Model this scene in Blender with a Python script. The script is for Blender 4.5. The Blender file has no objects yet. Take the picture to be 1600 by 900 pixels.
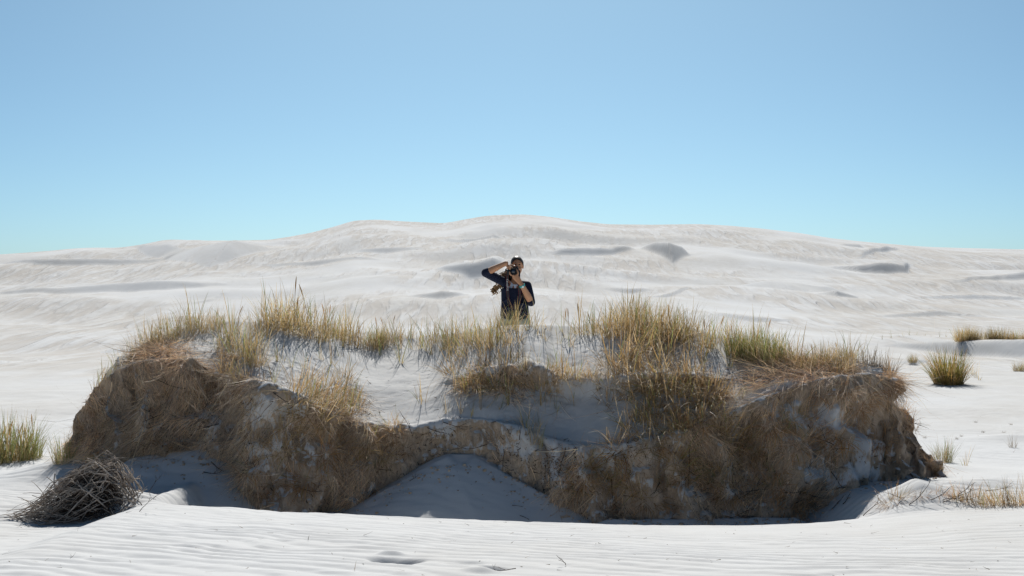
import bpy, bmesh, math, random
import numpy as np
from mathutils import Vector, Matrix, Quaternion
from mathutils.bvhtree import BVHTree

# ------------------------------------------------------------------ camera, sky, sun, exposure
SC = bpy.context.scene
COL = SC.collection
F = 2222.0            # focal length in photo pixels (1600 wide)
CAMZ = 1.7            # eye height over the foreground sand
HOR = 450.0           # photo row of the eye level
SUN_EL, SUN_AZ = 42.0, 0.0

cam_d = bpy.data.cameras.new('camera_view'); cam = bpy.data.objects.new('camera_view', cam_d)
COL.objects.link(cam); cam.location = (0, 0, CAMZ); cam.rotation_euler = (math.radians(90), 0, 0)
cam_d.sensor_width = 36.0; cam_d.lens = 36.0 * F / 1600.0; cam_d.clip_start = 0.1; cam_d.clip_end = 5000
SC.camera = cam

world = bpy.data.worlds.new('World'); SC.world = world; world.use_nodes = True
wn = world.node_tree; wn.nodes.clear()
sky = wn.nodes.new('ShaderNodeTexSky'); sky.sky_type = 'NISHITA'; sky.sun_disc = False
sky.sun_elevation = math.radians(SUN_EL); sky.sun_rotation = math.radians(SUN_AZ)
sky.altitude = 0; sky.air_density = 0.42; sky.dust_density = 1.2; sky.ozone_density = 8.0
bg = wn.nodes.new('ShaderNodeBackground'); bg.inputs['Strength'].default_value = 0.066
wo = wn.nodes.new('ShaderNodeOutputWorld')
tint = wn.nodes.new('ShaderNodeMix'); tint.data_type = 'RGBA'; tint.blend_type = 'MULTIPLY'; tint.inputs[0].default_value = 1.0
tint.inputs[7].default_value = (0.88, 1.14, 0.99, 1)      # clear coastal air, even over the whole sky
wn.links.new(sky.outputs[0], tint.inputs[6]); wn.links.new(tint.outputs[2], bg.inputs[0]); wn.links.new(bg.outputs[0], wo.inputs[0])

sun_d = bpy.data.lights.new('sun', 'SUN'); sun_d.energy = 4.2; sun_d.angle = math.radians(0.53); sun_d.color = (1.0, 0.968, 0.92)
sun = bpy.data.objects.new('sun', sun_d); COL.objects.link(sun)
sun.rotation_euler = (-math.radians(90 - SUN_EL), 0, 0); sun.location = (0, 30, 40)

vs = SC.view_settings
vs.view_transform = 'Standard'; vs.look = 'None'; vs.gamma = 1.0; vs.use_curve_mapping = False; vs.exposure = 0.45
SC.render.engine = 'CYCLES'
SC.cycles.use_denoising = True
SC.cycles.max_bounces = 8; SC.cycles.diffuse_bounces = 4; SC.cycles.transmission_bounces = 6; SC.cycles.transparent_max_bounces = 8

# ------------------------------------------------------------------ helpers
rng = np.random.default_rng(7); random.seed(7)

def _hash(ix, iy, iz, seed):
    h = (ix.astype(np.int64) * 374761393 + iy.astype(np.int64) * 668265263 + iz.astype(np.int64) * 2147483647 + seed * 974634777) & 0xFFFFFFFF
    h = ((h ^ (h >> 13)) * 1274126177) & 0xFFFFFFFF
    h = ((h ^ (h >> 16)) * 2246822519) & 0xFFFFFFFF
    h = h ^ (h >> 15)
    return (h & 0xFFFFFF) / float(0xFFFFFF)

def vnoise(x, y, z=None, seed=0):
    if z is None:
        ix, iy = np.floor(x), np.floor(y); fx, fy = x - ix, y - iy
        fx = fx*fx*fx*(fx*(fx*6-15)+10); fy = fy*fy*fy*(fy*(fy*6-15)+10)
        o = np.zeros_like(ix)
        a, b = _hash(ix, iy, o, seed), _hash(ix+1, iy, o, seed)
        c, d = _hash(ix, iy+1, o, seed), _hash(ix+1, iy+1, o, seed)
        return ((a+(b-a)*fx) + ((c+(d-c)*fx) - (a+(b-a)*fx))*fy)*2-1
    ix, iy, iz = np.floor(x), np.floor(y), np.floor(z); fx, fy, fz = x-ix, y-iy, z-iz
    fx = fx*fx*(3-2*fx); fy = fy*fy*(3-2*fy); fz = fz*fz*(3-2*fz)
    r = 0
    for dx in (0, 1):
        for dy in (0, 1):
            for dz in (0, 1):
                w = (fx if dx else 1-fx)*(fy if dy else 1-fy)*(fz if dz else 1-fz)
                r = r + w*_hash(ix+dx, iy+dy, iz+dz, seed)
    return r*2-1

def fbm(x, y, z=None, octs=4, seed=0, gain=0.5):
    r, a, s = 0, 1.0, 0
    for i in range(octs):
        f = 2.03**i
        r = r + a*(vnoise(x*f, y*f, None if z is None else z*f, seed+i*13)); s += a; a *= gain
    return r/s

def sstep(a, b, x):
    t = np.clip((x-a)/(b-a), 0, 1); return t*t*(3-2*t)

def gsmooth(a, sig):
    n = int(sig*3)+1; k = np.exp(-0.5*(np.arange(-n, n+1)/sig)**2); k /= k.sum()
    p = np.pad(a, n, mode='edge'); return np.convolve(p, k, mode='valid')

def px2w(u, v, D):
    return Vector(((u-800)/F*D, D, CAMZ-(v-HOR)/F*D))

def zpx(v, D): return CAMZ-(v-HOR)/F*D

def mesh_from(name, verts, faces, smooth=True):
    """verts Nx3 array, faces Mx3 or Mx4 array"""
    verts = np.asarray(verts, dtype=np.float32); faces = np.asarray(faces, dtype=np.int32)
    me = bpy.data.meshes.new(name); k = faces.shape[1]
    me.vertices.add(len(verts)); me.vertices.foreach_set('co', verts.ravel())
    me.loops.add(faces.size); me.loops.foreach_set('vertex_index', faces.ravel())
    me.polygons.add(len(faces))
    me.polygons.foreach_set('loop_start', np.arange(0, faces.size, k, dtype=np.int32))
    me.polygons.foreach_set('use_smooth', np.full(len(faces), smooth))
    me.update(calc_edges=True); me.validate()
    return me

def set_col(me, cols, name='Col'):
    at = me.attributes.new(name, 'FLOAT_COLOR', 'POINT')
    c = np.ones((len(cols), 4), dtype=np.float32); c[:, :3] = cols
    at.data.foreach_set('color', c.ravel())

def set_float(me, vals, name):
    at = me.attributes.new(name, 'FLOAT', 'POINT'); at.data.foreach_set('value', np.asarray(vals, dtype=np.float32).ravel())

def grid_faces(nr, nc):
    i = np.arange(nr-1)[:, None]*nc+np.arange(nc-1)[None, :]
    return np.stack([i, i+1, i+nc+1, i+nc], -1).reshape(-1, 4)

def link(name, me, mat=None, parent=None):
    o = bpy.data.objects.new(name, me); COL.objects.link(o)
    if mat is not None:
        me.materials.clear(); me.materials.append(mat)
    if parent is not None: o.parent = parent
    return o

def tag(o, label=None, cat=None, group=None, kind=None):
    if label: o['label'] = label
    if cat: o['category'] = cat
    if group: o['group'] = group
    if kind: o['kind'] = kind
    return o

def empty(name, loc=(0, 0, 0)):
    o = bpy.data.objects.new(name, None); COL.objects.link(o); o.location = loc; o.empty_display_size = 0.1
    return o

# ------------------------------------------------------------------ materials
def new_mat(name):
    m = bpy.data.materials.new(name); m.use_nodes = True
    nt = m.node_tree; nt.nodes.clear()
    out = nt.nodes.new('ShaderNodeOutputMaterial')
    return m, nt, out

def N(nt, t, **kw):
    n = nt.nodes.new(t)
    for k, v in kw.items():
        if k in n.inputs: n.inputs[k].default_value = v
        else: setattr(n, k, v)
    return n

def mixc(nt, fac, a, b):
    n = nt.nodes.new('ShaderNodeMix'); n.data_type = 'RGBA'
    for sock, val in ((n.inputs[0], fac), (n.inputs[6], a), (n.inputs[7], b)):
        if isinstance(val, (tuple, list)): sock.default_value = (*val[:3], 1)
        elif isinstance(val, (int, float)): sock.default_value = val
        else: nt.links.new(val, sock)
    return n.outputs[2]

def math_n(nt, op, a, b=None, clamp=False):
    n = nt.nodes.new('ShaderNodeMath'); n.operation = op; n.use_clamp = clamp
    for i, v in enumerate((a, b)):
        if v is None: continue
        if isinstance(v, (int, float)): n.inputs[i].default_value = v
        else: nt.links.new(v, n.inputs[i])
    return n.outputs[0]

def ramp(nt, fac, p0, p1):
    n = nt.nodes.new('ShaderNodeMapRange'); n.interpolation_type = 'SMOOTHSTEP'
    n.inputs['From Min'].default_value = p0; n.inputs['From Max'].default_value = p1
    nt.links.new(fac, n.inputs['Value']); return n.outputs[0]

def noise(nt, vec, scale, detail=4, rough=0.55, dist=0.0):
    n = N(nt, 'ShaderNodeTexNoise', Scale=scale, Detail=detail, Roughness=rough, Distortion=dist)
    nt.links.new(vec, n.inputs['Vector']); return n.outputs[0]

def mapped(nt, vec, scale=(1, 1, 1), rot=(0, 0, 0)):
    n = nt.nodes.new('ShaderNodeMapping'); n.inputs['Scale'].default_value = scale; n.inputs['Rotation'].default_value = rot
    nt.links.new(vec, n.inputs['Vector']); return n.outputs[0]

def sand_nodes(nt, vec):
    """white quartz sand: colour and fine relief height"""
    big = noise(nt, mapped(nt, vec, (0.6, 0.45, 1.0)), 0.22, 4, 0.6)
    mid = noise(nt, vec, 2.3, 5, 0.6)
    fine = noise(nt, vec, 160, 2, 0.6)
    c = mixc(nt, ramp(nt, big, 0.40, 0.62), (0.545, 0.545, 0.543), (0.50, 0.488, 0.468))
    c = mixc(nt, math_n(nt, 'MULTIPLY', ramp(nt, mid, 0.35, 0.7), 0.5), c, (0.575, 0.573, 0.565))
    c = mixc(nt, math_n(nt, 'MULTIPLY', ramp(nt, fine, 0.55, 0.75), 0.35), c, (0.42, 0.38, 0.33))
    return c, fine, mid

def make_sand():
    m, nt, out = new_mat('white_sand')
    tc = nt.nodes.new('ShaderNodeTexCoord'); vec = tc.outputs['Object']
    c, fine, mid = sand_nodes(nt, vec)
    # wide wind ripples of the far dunes: crests of white grains over coarser tan grains
    sep = nt.nodes.new('ShaderNodeSeparateXYZ'); nt.links.new(vec, sep.inputs[0])
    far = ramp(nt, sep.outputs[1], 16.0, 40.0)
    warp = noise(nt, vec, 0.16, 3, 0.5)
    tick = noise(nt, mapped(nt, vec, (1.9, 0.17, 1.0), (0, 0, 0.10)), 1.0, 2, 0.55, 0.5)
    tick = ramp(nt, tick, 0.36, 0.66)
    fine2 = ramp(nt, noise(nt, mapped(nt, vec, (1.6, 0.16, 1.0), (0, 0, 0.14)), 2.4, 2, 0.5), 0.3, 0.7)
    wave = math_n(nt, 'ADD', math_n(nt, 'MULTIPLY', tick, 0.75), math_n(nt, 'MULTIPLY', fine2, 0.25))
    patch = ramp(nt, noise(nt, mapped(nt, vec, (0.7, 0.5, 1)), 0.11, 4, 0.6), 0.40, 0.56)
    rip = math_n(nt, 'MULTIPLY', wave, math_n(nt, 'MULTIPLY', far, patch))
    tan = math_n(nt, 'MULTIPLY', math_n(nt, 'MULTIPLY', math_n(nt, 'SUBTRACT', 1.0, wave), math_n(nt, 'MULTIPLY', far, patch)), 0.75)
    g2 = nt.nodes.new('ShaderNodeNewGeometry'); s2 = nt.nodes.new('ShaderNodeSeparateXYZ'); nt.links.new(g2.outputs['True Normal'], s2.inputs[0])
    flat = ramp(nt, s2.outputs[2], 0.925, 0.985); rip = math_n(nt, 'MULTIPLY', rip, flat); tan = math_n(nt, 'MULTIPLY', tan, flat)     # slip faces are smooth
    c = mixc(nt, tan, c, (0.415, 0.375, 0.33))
    b1 = nt.nodes.new('ShaderNodeBump'); b1.inputs['Strength'].default_value = 0.25; b1.inputs['Distance'].default_value = 0.004
    nt.links.new(fine, b1.inputs['Height'])
    b2 = nt.nodes.new('ShaderNodeBump'); b2.inputs['Strength'].default_value = 1.0; b2.inputs['Distance'].default_value = 0.10
    nt.links.new(rip, b2.inputs['Height']); nt.links.new(b1.outputs[0], b2.inputs['Normal'])
    b3 = nt.nodes.new('ShaderNodeBump'); b3.inputs['Strength'].default_value = 0.35; b3.inputs['Distance'].default_value = 0.02
    nt.links.new(mid, b3.inputs['Height']); nt.links.new(b2.outputs[0], b3.inputs['Normal'])
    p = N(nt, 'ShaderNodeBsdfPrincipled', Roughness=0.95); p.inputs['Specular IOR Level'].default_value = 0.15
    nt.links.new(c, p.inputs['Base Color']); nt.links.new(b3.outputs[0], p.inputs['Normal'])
    nt.links.new(p.outputs[0], out.inputs[0])
    return m

def make_bank():
    m, nt, out = new_mat('sand_and_root_soil')
    tc = nt.nodes.new('ShaderNodeTexCoord'); vec = tc.outputs['Object']
    c, fine, mid = sand_nodes(nt, vec)
    at = nt.nodes.new('ShaderNodeAttribute'); at.attribute_name = 'root'
    n1 = noise(nt, mapped(nt, vec, (1, 1, 0.55)), 6.0, 6, 0.65)
    n2 = noise(nt, mapped(nt, vec, (1, 1, 0.35)), 22.0, 5, 0.7)
    n3 = noise(nt, mapped(nt, vec, (1, 1, 0.5)), 3.0, 4, 0.6)
    fib = noise(nt, mapped(nt, vec, (1, 1, 0.10)), 55.0, 4, 0.7, 1.5)
    soil = mixc(nt, ramp(nt, n1, 0.32, 0.68), (0.46, 0.34, 0.24), (0.66, 0.53, 0.41))
    soil = mixc(nt, math_n(nt, 'MULTIPLY', ramp(nt, n2, 0.50, 0.66), 0.75), soil, (0.56, 0.43, 0.295))
    soil = mixc(nt, math_n(nt, 'MULTIPLY', ramp(nt, n2, 0.46, 0.34), 0.6), soil, (0.13, 0.09, 0.058))
    soil = mixc(nt, math_n(nt, 'MULTIPLY', ramp(nt, fib, 0.5, 0.62), 0.4), soil, (0.58, 0.42, 0.25))
    soil = mixc(nt, math_n(nt, 'MULTIPLY', ramp(nt, n3, 0.55, 0.70), 0.55), soil, (0.50, 0.465, 0.42))
    n4 = noise(nt, mapped(nt, vec, (1, 1, 0.7)), 1.7, 3, 0.55)
    soil = mixc(nt, math_n(nt, 'MULTIPLY', ramp(nt, n4, 0.54, 0.66), 0.6), soil, (0.62, 0.47, 0.33))
    soil = mixc(nt, math_n(nt, 'MULTIPLY', ramp(nt, n4, 0.44, 0.34), 0.55), soil, (0.20, 0.135, 0.085))
    w = math_n(nt, 'ADD', at.outputs['Fac'], math_n(nt, 'MULTIPLY', math_n(nt, 'SUBTRACT', n1, 0.5), 1.9))
    w = math_n(nt, 'ADD', w, math_n(nt, 'MULTIPLY', math_n(nt, 'SUBTRACT', n2, 0.5), 1.3))
    geo = nt.nodes.new('ShaderNodeNewGeometry'); sz = nt.nodes.new('ShaderNodeSeparateXYZ'); nt.links.new(geo.outputs['Normal'], sz.inputs[0])
    dust = math_n(nt, 'ADD', sz.outputs[2], math_n(nt, 'MULTIPLY', math_n(nt, 'SUBTRACT', n2, 0.5), 0.9))
    w = math_n(nt, 'SUBTRACT', w, math_n(nt, 'MULTIPLY', ramp(nt, dust, 0.52, 0.80), 0.5))
    w = ramp(nt, w, 0.40, 0.60)
    col = mixc(nt, w, c, soil)
    h = math_n(nt, 'ADD', math_n(nt, 'MULTIPLY', n2, 1.0), math_n(nt, 'MULTIPLY', fib, 1.2))
    b1 = nt.nodes.new('ShaderNodeBump'); b1.inputs['Distance'].default_value = 0.03
    nt.links.new(math_n(nt, 'ADD', math_n(nt, 'MULTIPLY', w, 0.85), 0.12), b1.inputs['Strength']); nt.links.new(h, b1.inputs['Height'])
    p = N(nt, 'ShaderNodeBsdfPrincipled', Roughness=0.95); p.inputs['Specular IOR Level'].default_value = 0.12
    nt.links.new(col, p.inputs['Base Color']); nt.links.new(b1.outputs[0], p.inputs['Normal'])
    nt.links.new(p.outputs[0], out.inputs[0])
    return m

def make_blade(name, trans=0.38):
    m, nt, out = new_mat(name)
    at = nt.nodes.new('ShaderNodeAttribute'); at.attribute_name = 'Col'
    oi = nt.nodes.new('ShaderNodeObjectInfo')
    hs = nt.nodes.new('ShaderNodeHueSaturation')
    nt.links.new(at.outputs['Color'], hs.inputs['Color'])
    nt.links.new(math_n(nt, 'ADD', math_n(nt, 'MULTIPLY', oi.outputs['Random'], 0.5), 0.75), hs.inputs['Value'])
    d = N(nt, 'ShaderNodeBsdfPrincipled', Roughness=0.55); d.inputs['Specular IOR Level'].default_value = 0.3
    t = N(nt, 'ShaderNodeBsdfTranslucent')
    nt.links.new(hs.outputs[0], d.inputs['Base Color']); nt.links.new(hs.outputs[0], t.inputs['Color'])
    mx = nt.nodes.new('ShaderNodeMixShader'); mx.inputs[0].default_value = trans
    nt.links.new(d.outputs[0], mx.inputs[1]); nt.links.new(t.outputs[0], mx.inputs[2])
    nt.links.new(mx.outputs[0], out.inputs[0])
    return m

def make_plain(name, col, rough=0.7, spec=0.3, var=0.25, scale=30, bump=0.0, metal=0.0):
    m, nt, out = new_mat(name)
    tc = nt.nodes.new('ShaderNodeTexCoord'); n = noise(nt, tc.outputs['Object'], scale, 4, 0.6)
    dark = tuple(c*(1-var) for c in col); lite = tuple(min(1, c*(1+var)) for c in col)
    c = mixc(nt, ramp(nt, n, 0.3, 0.7), dark, lite)
    p = N(nt, 'ShaderNodeBsdfPrincipled', Roughness=rough, Metallic=metal); p.inputs['Specular IOR Level'].default_value = spec
    nt.links.new(c, p.inputs['Base Color'])
    if bump:
        b = nt.nodes.new('ShaderNodeBump'); b.inputs['Distance'].default_value = bump; b.inputs['Strength'].default_value = 0.6
        nt.links.new(n, b.inputs['Height']); nt.links.new(b.outputs[0], p.inputs['Normal'])
    nt.links.new(p.outputs[0], out.inputs[0])
    return m

M_SAND = make_sand(); M_BANK = make_bank()
M_GRASS = make_blade('dune_grass_blade', 0.40); M_FIBRE = make_blade('root_fibre', 0.15)
M_TWIG = make_plain('weathered_twig', (0.34, 0.285, 0.235), 0.85, 0.15, 0.45, 14)
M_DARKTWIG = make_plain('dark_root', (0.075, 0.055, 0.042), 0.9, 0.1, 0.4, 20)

# ------------------------------------------------------------------ ground: one sheet from behind the viewer to the horizon
SKYLINE = np.array([(-800, 420), (-300, 408), (0, 397), (60, 393), (130, 388), (190, 388), (240, 380), (270, 376), (330, 375), (420, 374), (480, 364), (520, 354),
    (552, 344), (590, 342), (640, 346), (695, 349), (730, 343), (765, 338), (820, 336), (860, 339), (905, 346), (950, 351), (1020, 352), (1090, 351), (1140, 353),
    (1200, 359), (1250, 365), (1300, 373), (1370, 379), (1430, 384), (1600, 390), (1900, 402), (2400, 425)], float)
CRESTLINE = np.array([(-200, 812), (0, 820), (80, 824), (170, 818), (225, 787), (260, 787), (420, 798), (520, 803), (700, 812), (870, 818), (1050, 823),
    (1180, 822), (1300, 817), (1360, 812), (1420, 804), (1500, 797), (1600, 792), (1800, 785)], float)
YC = 12.0
_uf = np.arange(-1200, 2800, 2.0)
_sky = gsmooth(np.interp(_uf, SKYLINE[:, 0], SKYLINE[:, 1]), 4)
_cr = gsmooth(np.interp(_uf, CRESTLINE[:, 0], CRESTLINE[:, 1]), 6)
YS = 160.0

def base_ground(x, y):
    yy = np.maximum(y, 1.0)
    u = 800 + x/yy*F
    # foreground slope down to the drift crest
    uc = 800 + x/YC*F
    zc = CAMZ-(np.interp(uc, _uf, _cr)-HOR)/F*YC
    t = np.clip((y-7.0)/(YC-7.0), 0, 1)
    zf = 0.04*(1-t) + zc*t + 0.05*np.sin(t*math.pi)
    # beyond: hollow in front of the mound, flat behind
    T = sstep(205, 290, uc)*(1-sstep(1300, 1420, uc))
    plain = -0.33 + 0.0*y
    after = zc + (plain-zc)*sstep(12.0, 17.0, y)
    tro = -0.64*T + after*(1-T)
    fall = sstep(YC, YC+1.0, y)
    z = np.where(y < YC, zf, zc+(tro-zc)*fall)
    z = np.where(y > 15.5, z+(plain-z)*sstep(15.5, 18.5, y), z)
    # rise of the far dune field
    s = np.interp(u, _uf, _sky)
    y0, v0 = 40.0, HOR+(CAMZ+0.33)/40.0*F
    tt = np.clip((y-y0)/(YS-y0), 0, 1)
    vv = s + (v0-s)*(1-tt)**1.75
    zfar = CAMZ-(vv-HOR)/F*y
    z = np.where(y > y0, zfar, z)
    zs = CAMZ-(s-HOR)/F*YS
    z = np.where(y > YS, zs - 0.05*(y-YS) - 0.0009*np.minimum(y-YS, 150)**2, z)
    z = np.where(y > YS, np.maximum(z, -30), z)
    z = np.where(y < 7.0, 0.04+0.02*np.sin(y*0.3), z)
    return z

def find_y(u, v):
    ys = np.concatenate([np.linspace(13, 45, 400), np.linspace(45, YS, 900)])
    z = base_ground((u-800)/F*ys, ys)
    vv = HOR-(z-CAMZ)/ys*F
    k = np.argmax(vv <= v) if (vv <= v).any() else len(ys)-1
    return float(ys[k])

# far dunes with lee faces towards the viewer: polyline of (photo column, row), height in photo pixels at each vertex, lee slope, windward length factor
DUNES = [
    ([(215, 386), (290, 382), (360, 381), (425, 386)], (3, 14, 22, 8), 0.15, 9),
    ([(330, 438), (385, 428), (420, 408), (446, 388)], (5, 10, 10, 3), 0.45, 5),
    ([(1000, 388), (1025, 380), (1045, 378), (1066, 384), (1078, 395)], (2, 13, 19, 10, 2), 0.42, 4),
    ([(1295, 408), (1340, 408), (1375, 404), (1412, 405), (1420, 408)], (3, 8, 13, 12, 3), 0.66, 6),
    ([(1345, 398), (1385, 388), (1400, 387)], (2, 6, 3), 0.6, 5),
    ([(1315, 383), (1345, 382)], (3, 5), 0.6, 6),
    ([(1285, 458), (1305, 455), (1342, 460)], (3, 8, 3), 0.66, 8),
    ([(870, 394), (920, 390), (985, 389)], (4, 9, 4), 0.5, 6),
    ([(700, 372), (770, 372), (792, 370)], (3, 7, 4), 0.5, 6),
    ([(560, 386), (600, 384), (660, 386)], (2, 7, 2), 0.4, 8),
    ([(690, 425), (735, 418), (770, 412), (785, 420)], (3, 13, 15, 4), 0.5, 5),
    ([(640, 470), (690, 464), (725, 466)], (2, 10, 3), 0.5, 7),
    ([(1160, 446), (1200, 436), (1240, 432), (1300, 440), (1330, 452)], (2, 12, 16, 10, 2), 0.2, 6),
    ([(1000, 463), (1040, 455), (1075, 449)], (2, 4, 2), 0.6, 8),
    ([(950, 446), (985, 446), (1012, 448)], (2, 5, 2), 0.6, 8),
    ([(1380, 486), (1460, 478), (1540, 486)], (2, 6, 2), 0.4, 8),
    ([(0, 455), (90, 452), (190, 444), (270, 440), (330, 444)], (4, 8, 12, 12, 4), 0.36, 7),
    ([(0, 414), (100, 408), (200, 402), (260, 396)], (3, 6, 7, 3), 0.4, 8),
    ([(300, 470), (330, 465), (345, 462)], (2, 3, 2), 0.5, 8),
    ([(-40, 572), (0, 572), (25, 566), (58, 560)], (12, 14, 13, 3), 0.55, 9),
    ([(60, 562), (140, 548), (230, 540), (300, 540)], (3, 7, 7, 3), 0.35, 10),
    ([(1500, 440), (1560, 432), (1600, 430), (1650, 434)], (2, 6, 8, 3), 0.5, 6),
    ([(1440, 455), (1520, 450), (1600, 452)], (2, 5, 3), 0.4, 8),
    ([(1120, 494), (1180, 498), (1240, 506)], (2, 5, 2), 0.4, 9),
    ([(420, 410), (500, 404), (580, 400)], (2, 6, 3), 0.35, 9),
    ([(1400, 545), (1450, 548), (1500, 553), (1560, 557), (1640, 560), (1700, 562)], (6, 12, 26, 32, 34, 20), 0.5, 10),
    ([(1395, 568), (1425, 570), (1448, 566)], (4, 10, 4), 0.5, 5),
]
_dunes = []
for pts, hp, sl, wf in DUNES:
    P = [];
    for (u, v), h in zip(pts, hp):
        if v < 500: h = h*(1.4 if sl >= 0.4 else 1.15)
        y = find_y(u, v+(0.85*h if v < 500 else 0)); P.append(((u-800)/F*y, y, h/F*y))
    _dunes.append((np.array(P), sl, wf))

def add_dunes(x, y, z):
    for P, sl, wf in _dunes:
        H = P[:, 2].max()
        m = (x > P[:, 0].min()-12*H) & (x < P[:, 0].max()+12*H) & (y > P[:, 1].min()-6*H) & (y < P[:, 1].max()+wf*4*H)
        if not m.any(): continue
        xs, ys = x[m], y[m]
        yc = np.interp(xs, P[:, 0], P[:, 1]) if P[-1, 0] > P[0, 0] else np.interp(-xs, -P[:, 0], P[:, 1])
        hh = np.interp(xs, P[:, 0], P[:, 2])
        L = P[-1, 0]-P[0, 0]; e = max(0.6, 0.12*L)
        hh = hh*sstep(P[0, 0]-e, P[0, 0]+e*0.5, xs)*(1-sstep(P[-1, 0]-e*0.5, P[-1, 0]+e, xs))
        yc = yc + 0.5*H*vnoise(xs*0.8/H, xs*0+3.1)
        d = yc-ys
        lee = np.clip(1-d/np.maximum(hh/sl, 1e-3), 0, 1)
        lee = lee*lee*(1-lee)*0.6 + lee*(1-(1-lee)*lee*0.6)
        wind = np.exp(-(d/(wf*H+1e-6))**2)
        z[m] = z[m] + hh*np.where(d > 0, lee, wind)*0.85
    return z

def cone(x, y, ax, ay, bx, by, az, bz, sl):
    """sand fan banked against the cliff: apex segment a-b, falling at slope sl"""
    dx, dy = bx-ax, by-ay; L2 = dx*dx+dy*dy+1e-9
    t = np.clip(((x-ax)*dx+(y-ay)*dy)/L2, 0, 1)
    d = np.hypot(x-(ax+t*dx), y-(ay+t*dy))
    return az+(bz-az)*t-sl*d

def ground_z(x, y, detail=True):
    z = base_ground(x, y)
    far = sstep(24, 60, y)
    fade = 1-0.75*sstep(120, 158, y)
    z = z + far*fade*(0.60*fbm(x/15+5, y/10, seed=3, octs=2)+0.12*fbm(x/3.2+y/14, y/10, seed=9, octs=2))*np.clip(y/80, 0.2, 1.2)
    z = z + sstep(16, 22, y)*(1-far)*0.05*fbm(x/3.0, y/2.0, seed=21, octs=3)
    z = add_dunes(x, y, z)
    # fans of blown sand against the cliff
    def fan(u1, v1, D1, u2, v2, D2, sl):
        a, b = px2w(u1, v1, D1), px2w(u2, v2, D2)
        return cone(x, y, a.x, a.y, b.x, b.y, a.z, b.z, sl)
    near = (y > 12) & (y < 16.5)
    for f in (fan(205, 716, 14.55, 330, 700, 14.6, 0.58), fan(700, 708, 14.52, 738, 708, 14.52, 0.62)*0.55+fan(680, 708, 14.52, 760, 708, 14.52, 0.50)*0.45, fan(1300, 786, 13.95, 1480, 748, 14.75, 0.42),
              fan(590, 772, 14.2, 700, 712, 14.45, 0.55), fan(742, 714, 14.45, 885, 790, 13.95, 0.52),
              fan(950, 812, 13.5, 1240, 808, 13.6, 0.4), fan(395, 806, 13.75, 520, 800, 13.85, 0.4), fan(100, 716, 15.0, 140, 716, 14.9, 0.25)):
        k = 0.05
        hgt = np.maximum(z, f) + np.where(np.abs(z-f) < k, (k-np.abs(z-f))**2/(4*k), 0)
        z = np.where(near, hgt, z)
    # small drift hummock by the right end and the one under the dead bush
    def bump(u, v, D, sx, sy, h):
        p = px2w(u, v, D); return h*np.exp(-((x-p.x)/sx)**2-((y-p.y)/sy)**2)
    q = px2w(1432, 776, 12.7)
    dx, dy = (x-q.x), (y-q.y)
    hum = 0.19*np.clip(1-np.abs(dx)/np.where(dx < 0, 0.46, 0.60), 0, 1)**1.1*np.exp(-(dy/0.45)**2)
    z = z + hum
    z = z + bump(1545, 790, 13.4, 0.35, 0.3, 0.08) + bump(1480, 790, 13.3, 0.25, 0.25, 0.05)
    z = z + bump(130, 800, 12.45, 0.36, 0.26, 0.20) + bump(190, 785, 12.5, 0.22, 0.25, 0.16)
    z = z + bump(1585, 700, 19.0, 0.5, 0.35, 0.08) + bump(1470, 735, 15.6, 0.35, 0.3, 0.06)
    if detail:
        # wind ripples
        nr = sstep(2, 6, y)*(1-sstep(20, 34, y))
        wx = x+0.25*fbm(x*0.9, y*0.9, seed=31, octs=2); wy = y+0.30*fbm(x*0.8+9, y*1.5, seed=33, octs=4)
        ph = 2*math.pi*(wy+0.34*wx)/0.185
        w = np.sin(ph)+0.35*np.sin(2*ph+1.2)
        amp = 0.0062*np.clip(0.55+0.9*fbm(x*0.5, y*0.7, seed=41, octs=3), 0.12, 1.3)
        z = z + nr*amp*w
        ph2 = 2*math.pi*(y*0.95+0.16*x+0.07*fbm(x*1.7, y*2.5, seed=47, octs=2))/0.072
        z = z + nr*(1-sstep(13, 17, y))*0.0013*np.sin(ph2)
        z = z + nr*0.016*fbm(x*2.1, y*2.9, seed=51, octs=4)*(1-sstep(-3.5, 1.0, x)*0.6)
        for (u, v, D, sx, sy, h) in ((607, 880, 8.95, 0.10, 0.10, 0.075), (638, 882, 8.9, 0.085, 0.09, 0.065), (610, 868, 9.25, 0.09, 0.05, -0.02),
                                     (772, 895, 8.62, 0.08, 0.07, 0.06), (725, 886, 8.85, 0.12, 0.06, 0.02), (745, 900, 8.5, 0.1, 0.08, -0.025), (283, 865, 9.3, 0.06, 0.03, 0.03)):
            p = px2w(u, v, D)
            yy = (1.7+0.05)*F/(v-HOR)
            r2 = ((x-(u-800)/F*yy)/sx)**2+((y-yy)/sy)**2
            z = z - h*np.exp(-r2**1.6)
    return z

def build_ground():
    rows = list(np.linspace(-60, 2, 16, endpoint=False))+list(np.linspace(2, 7.6, 26, endpoint=False))+list(np.arange(7.6, 15.2, 0.024))
    y = rows[-1]
    while y < 42: y += max(0.024, 0.0052*y-0.04); rows.append(y)
    while y < 166: y += 0.0036*y; rows.append(y)
    while y < 2500: y *= 1.12; rows.append(y)
    rows = np.array(rows)
    s = np.concatenate([-np.geomspace(4, 1.06, 34), np.linspace(-1, 1, 600), np.geomspace(1.06, 4, 34)])
    w = np.maximum(rows, 12.0)*0.39
    X = s[None, :]*w[:, None]; Y = np.repeat(rows[:, None], len(s), 1)
    Z = ground_z(X.ravel(), Y.ravel())
    V = np.stack([X.ravel(), Y.ravel(), Z], -1)
    me = mesh_from('sand_ground', V, grid_faces(len(rows), len(s)))
    o = link('sand_ground', me, M_SAND); tag(o, kind='structure', label='white rippled sand of the dune field')
    return o
ground = build_ground()

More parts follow.
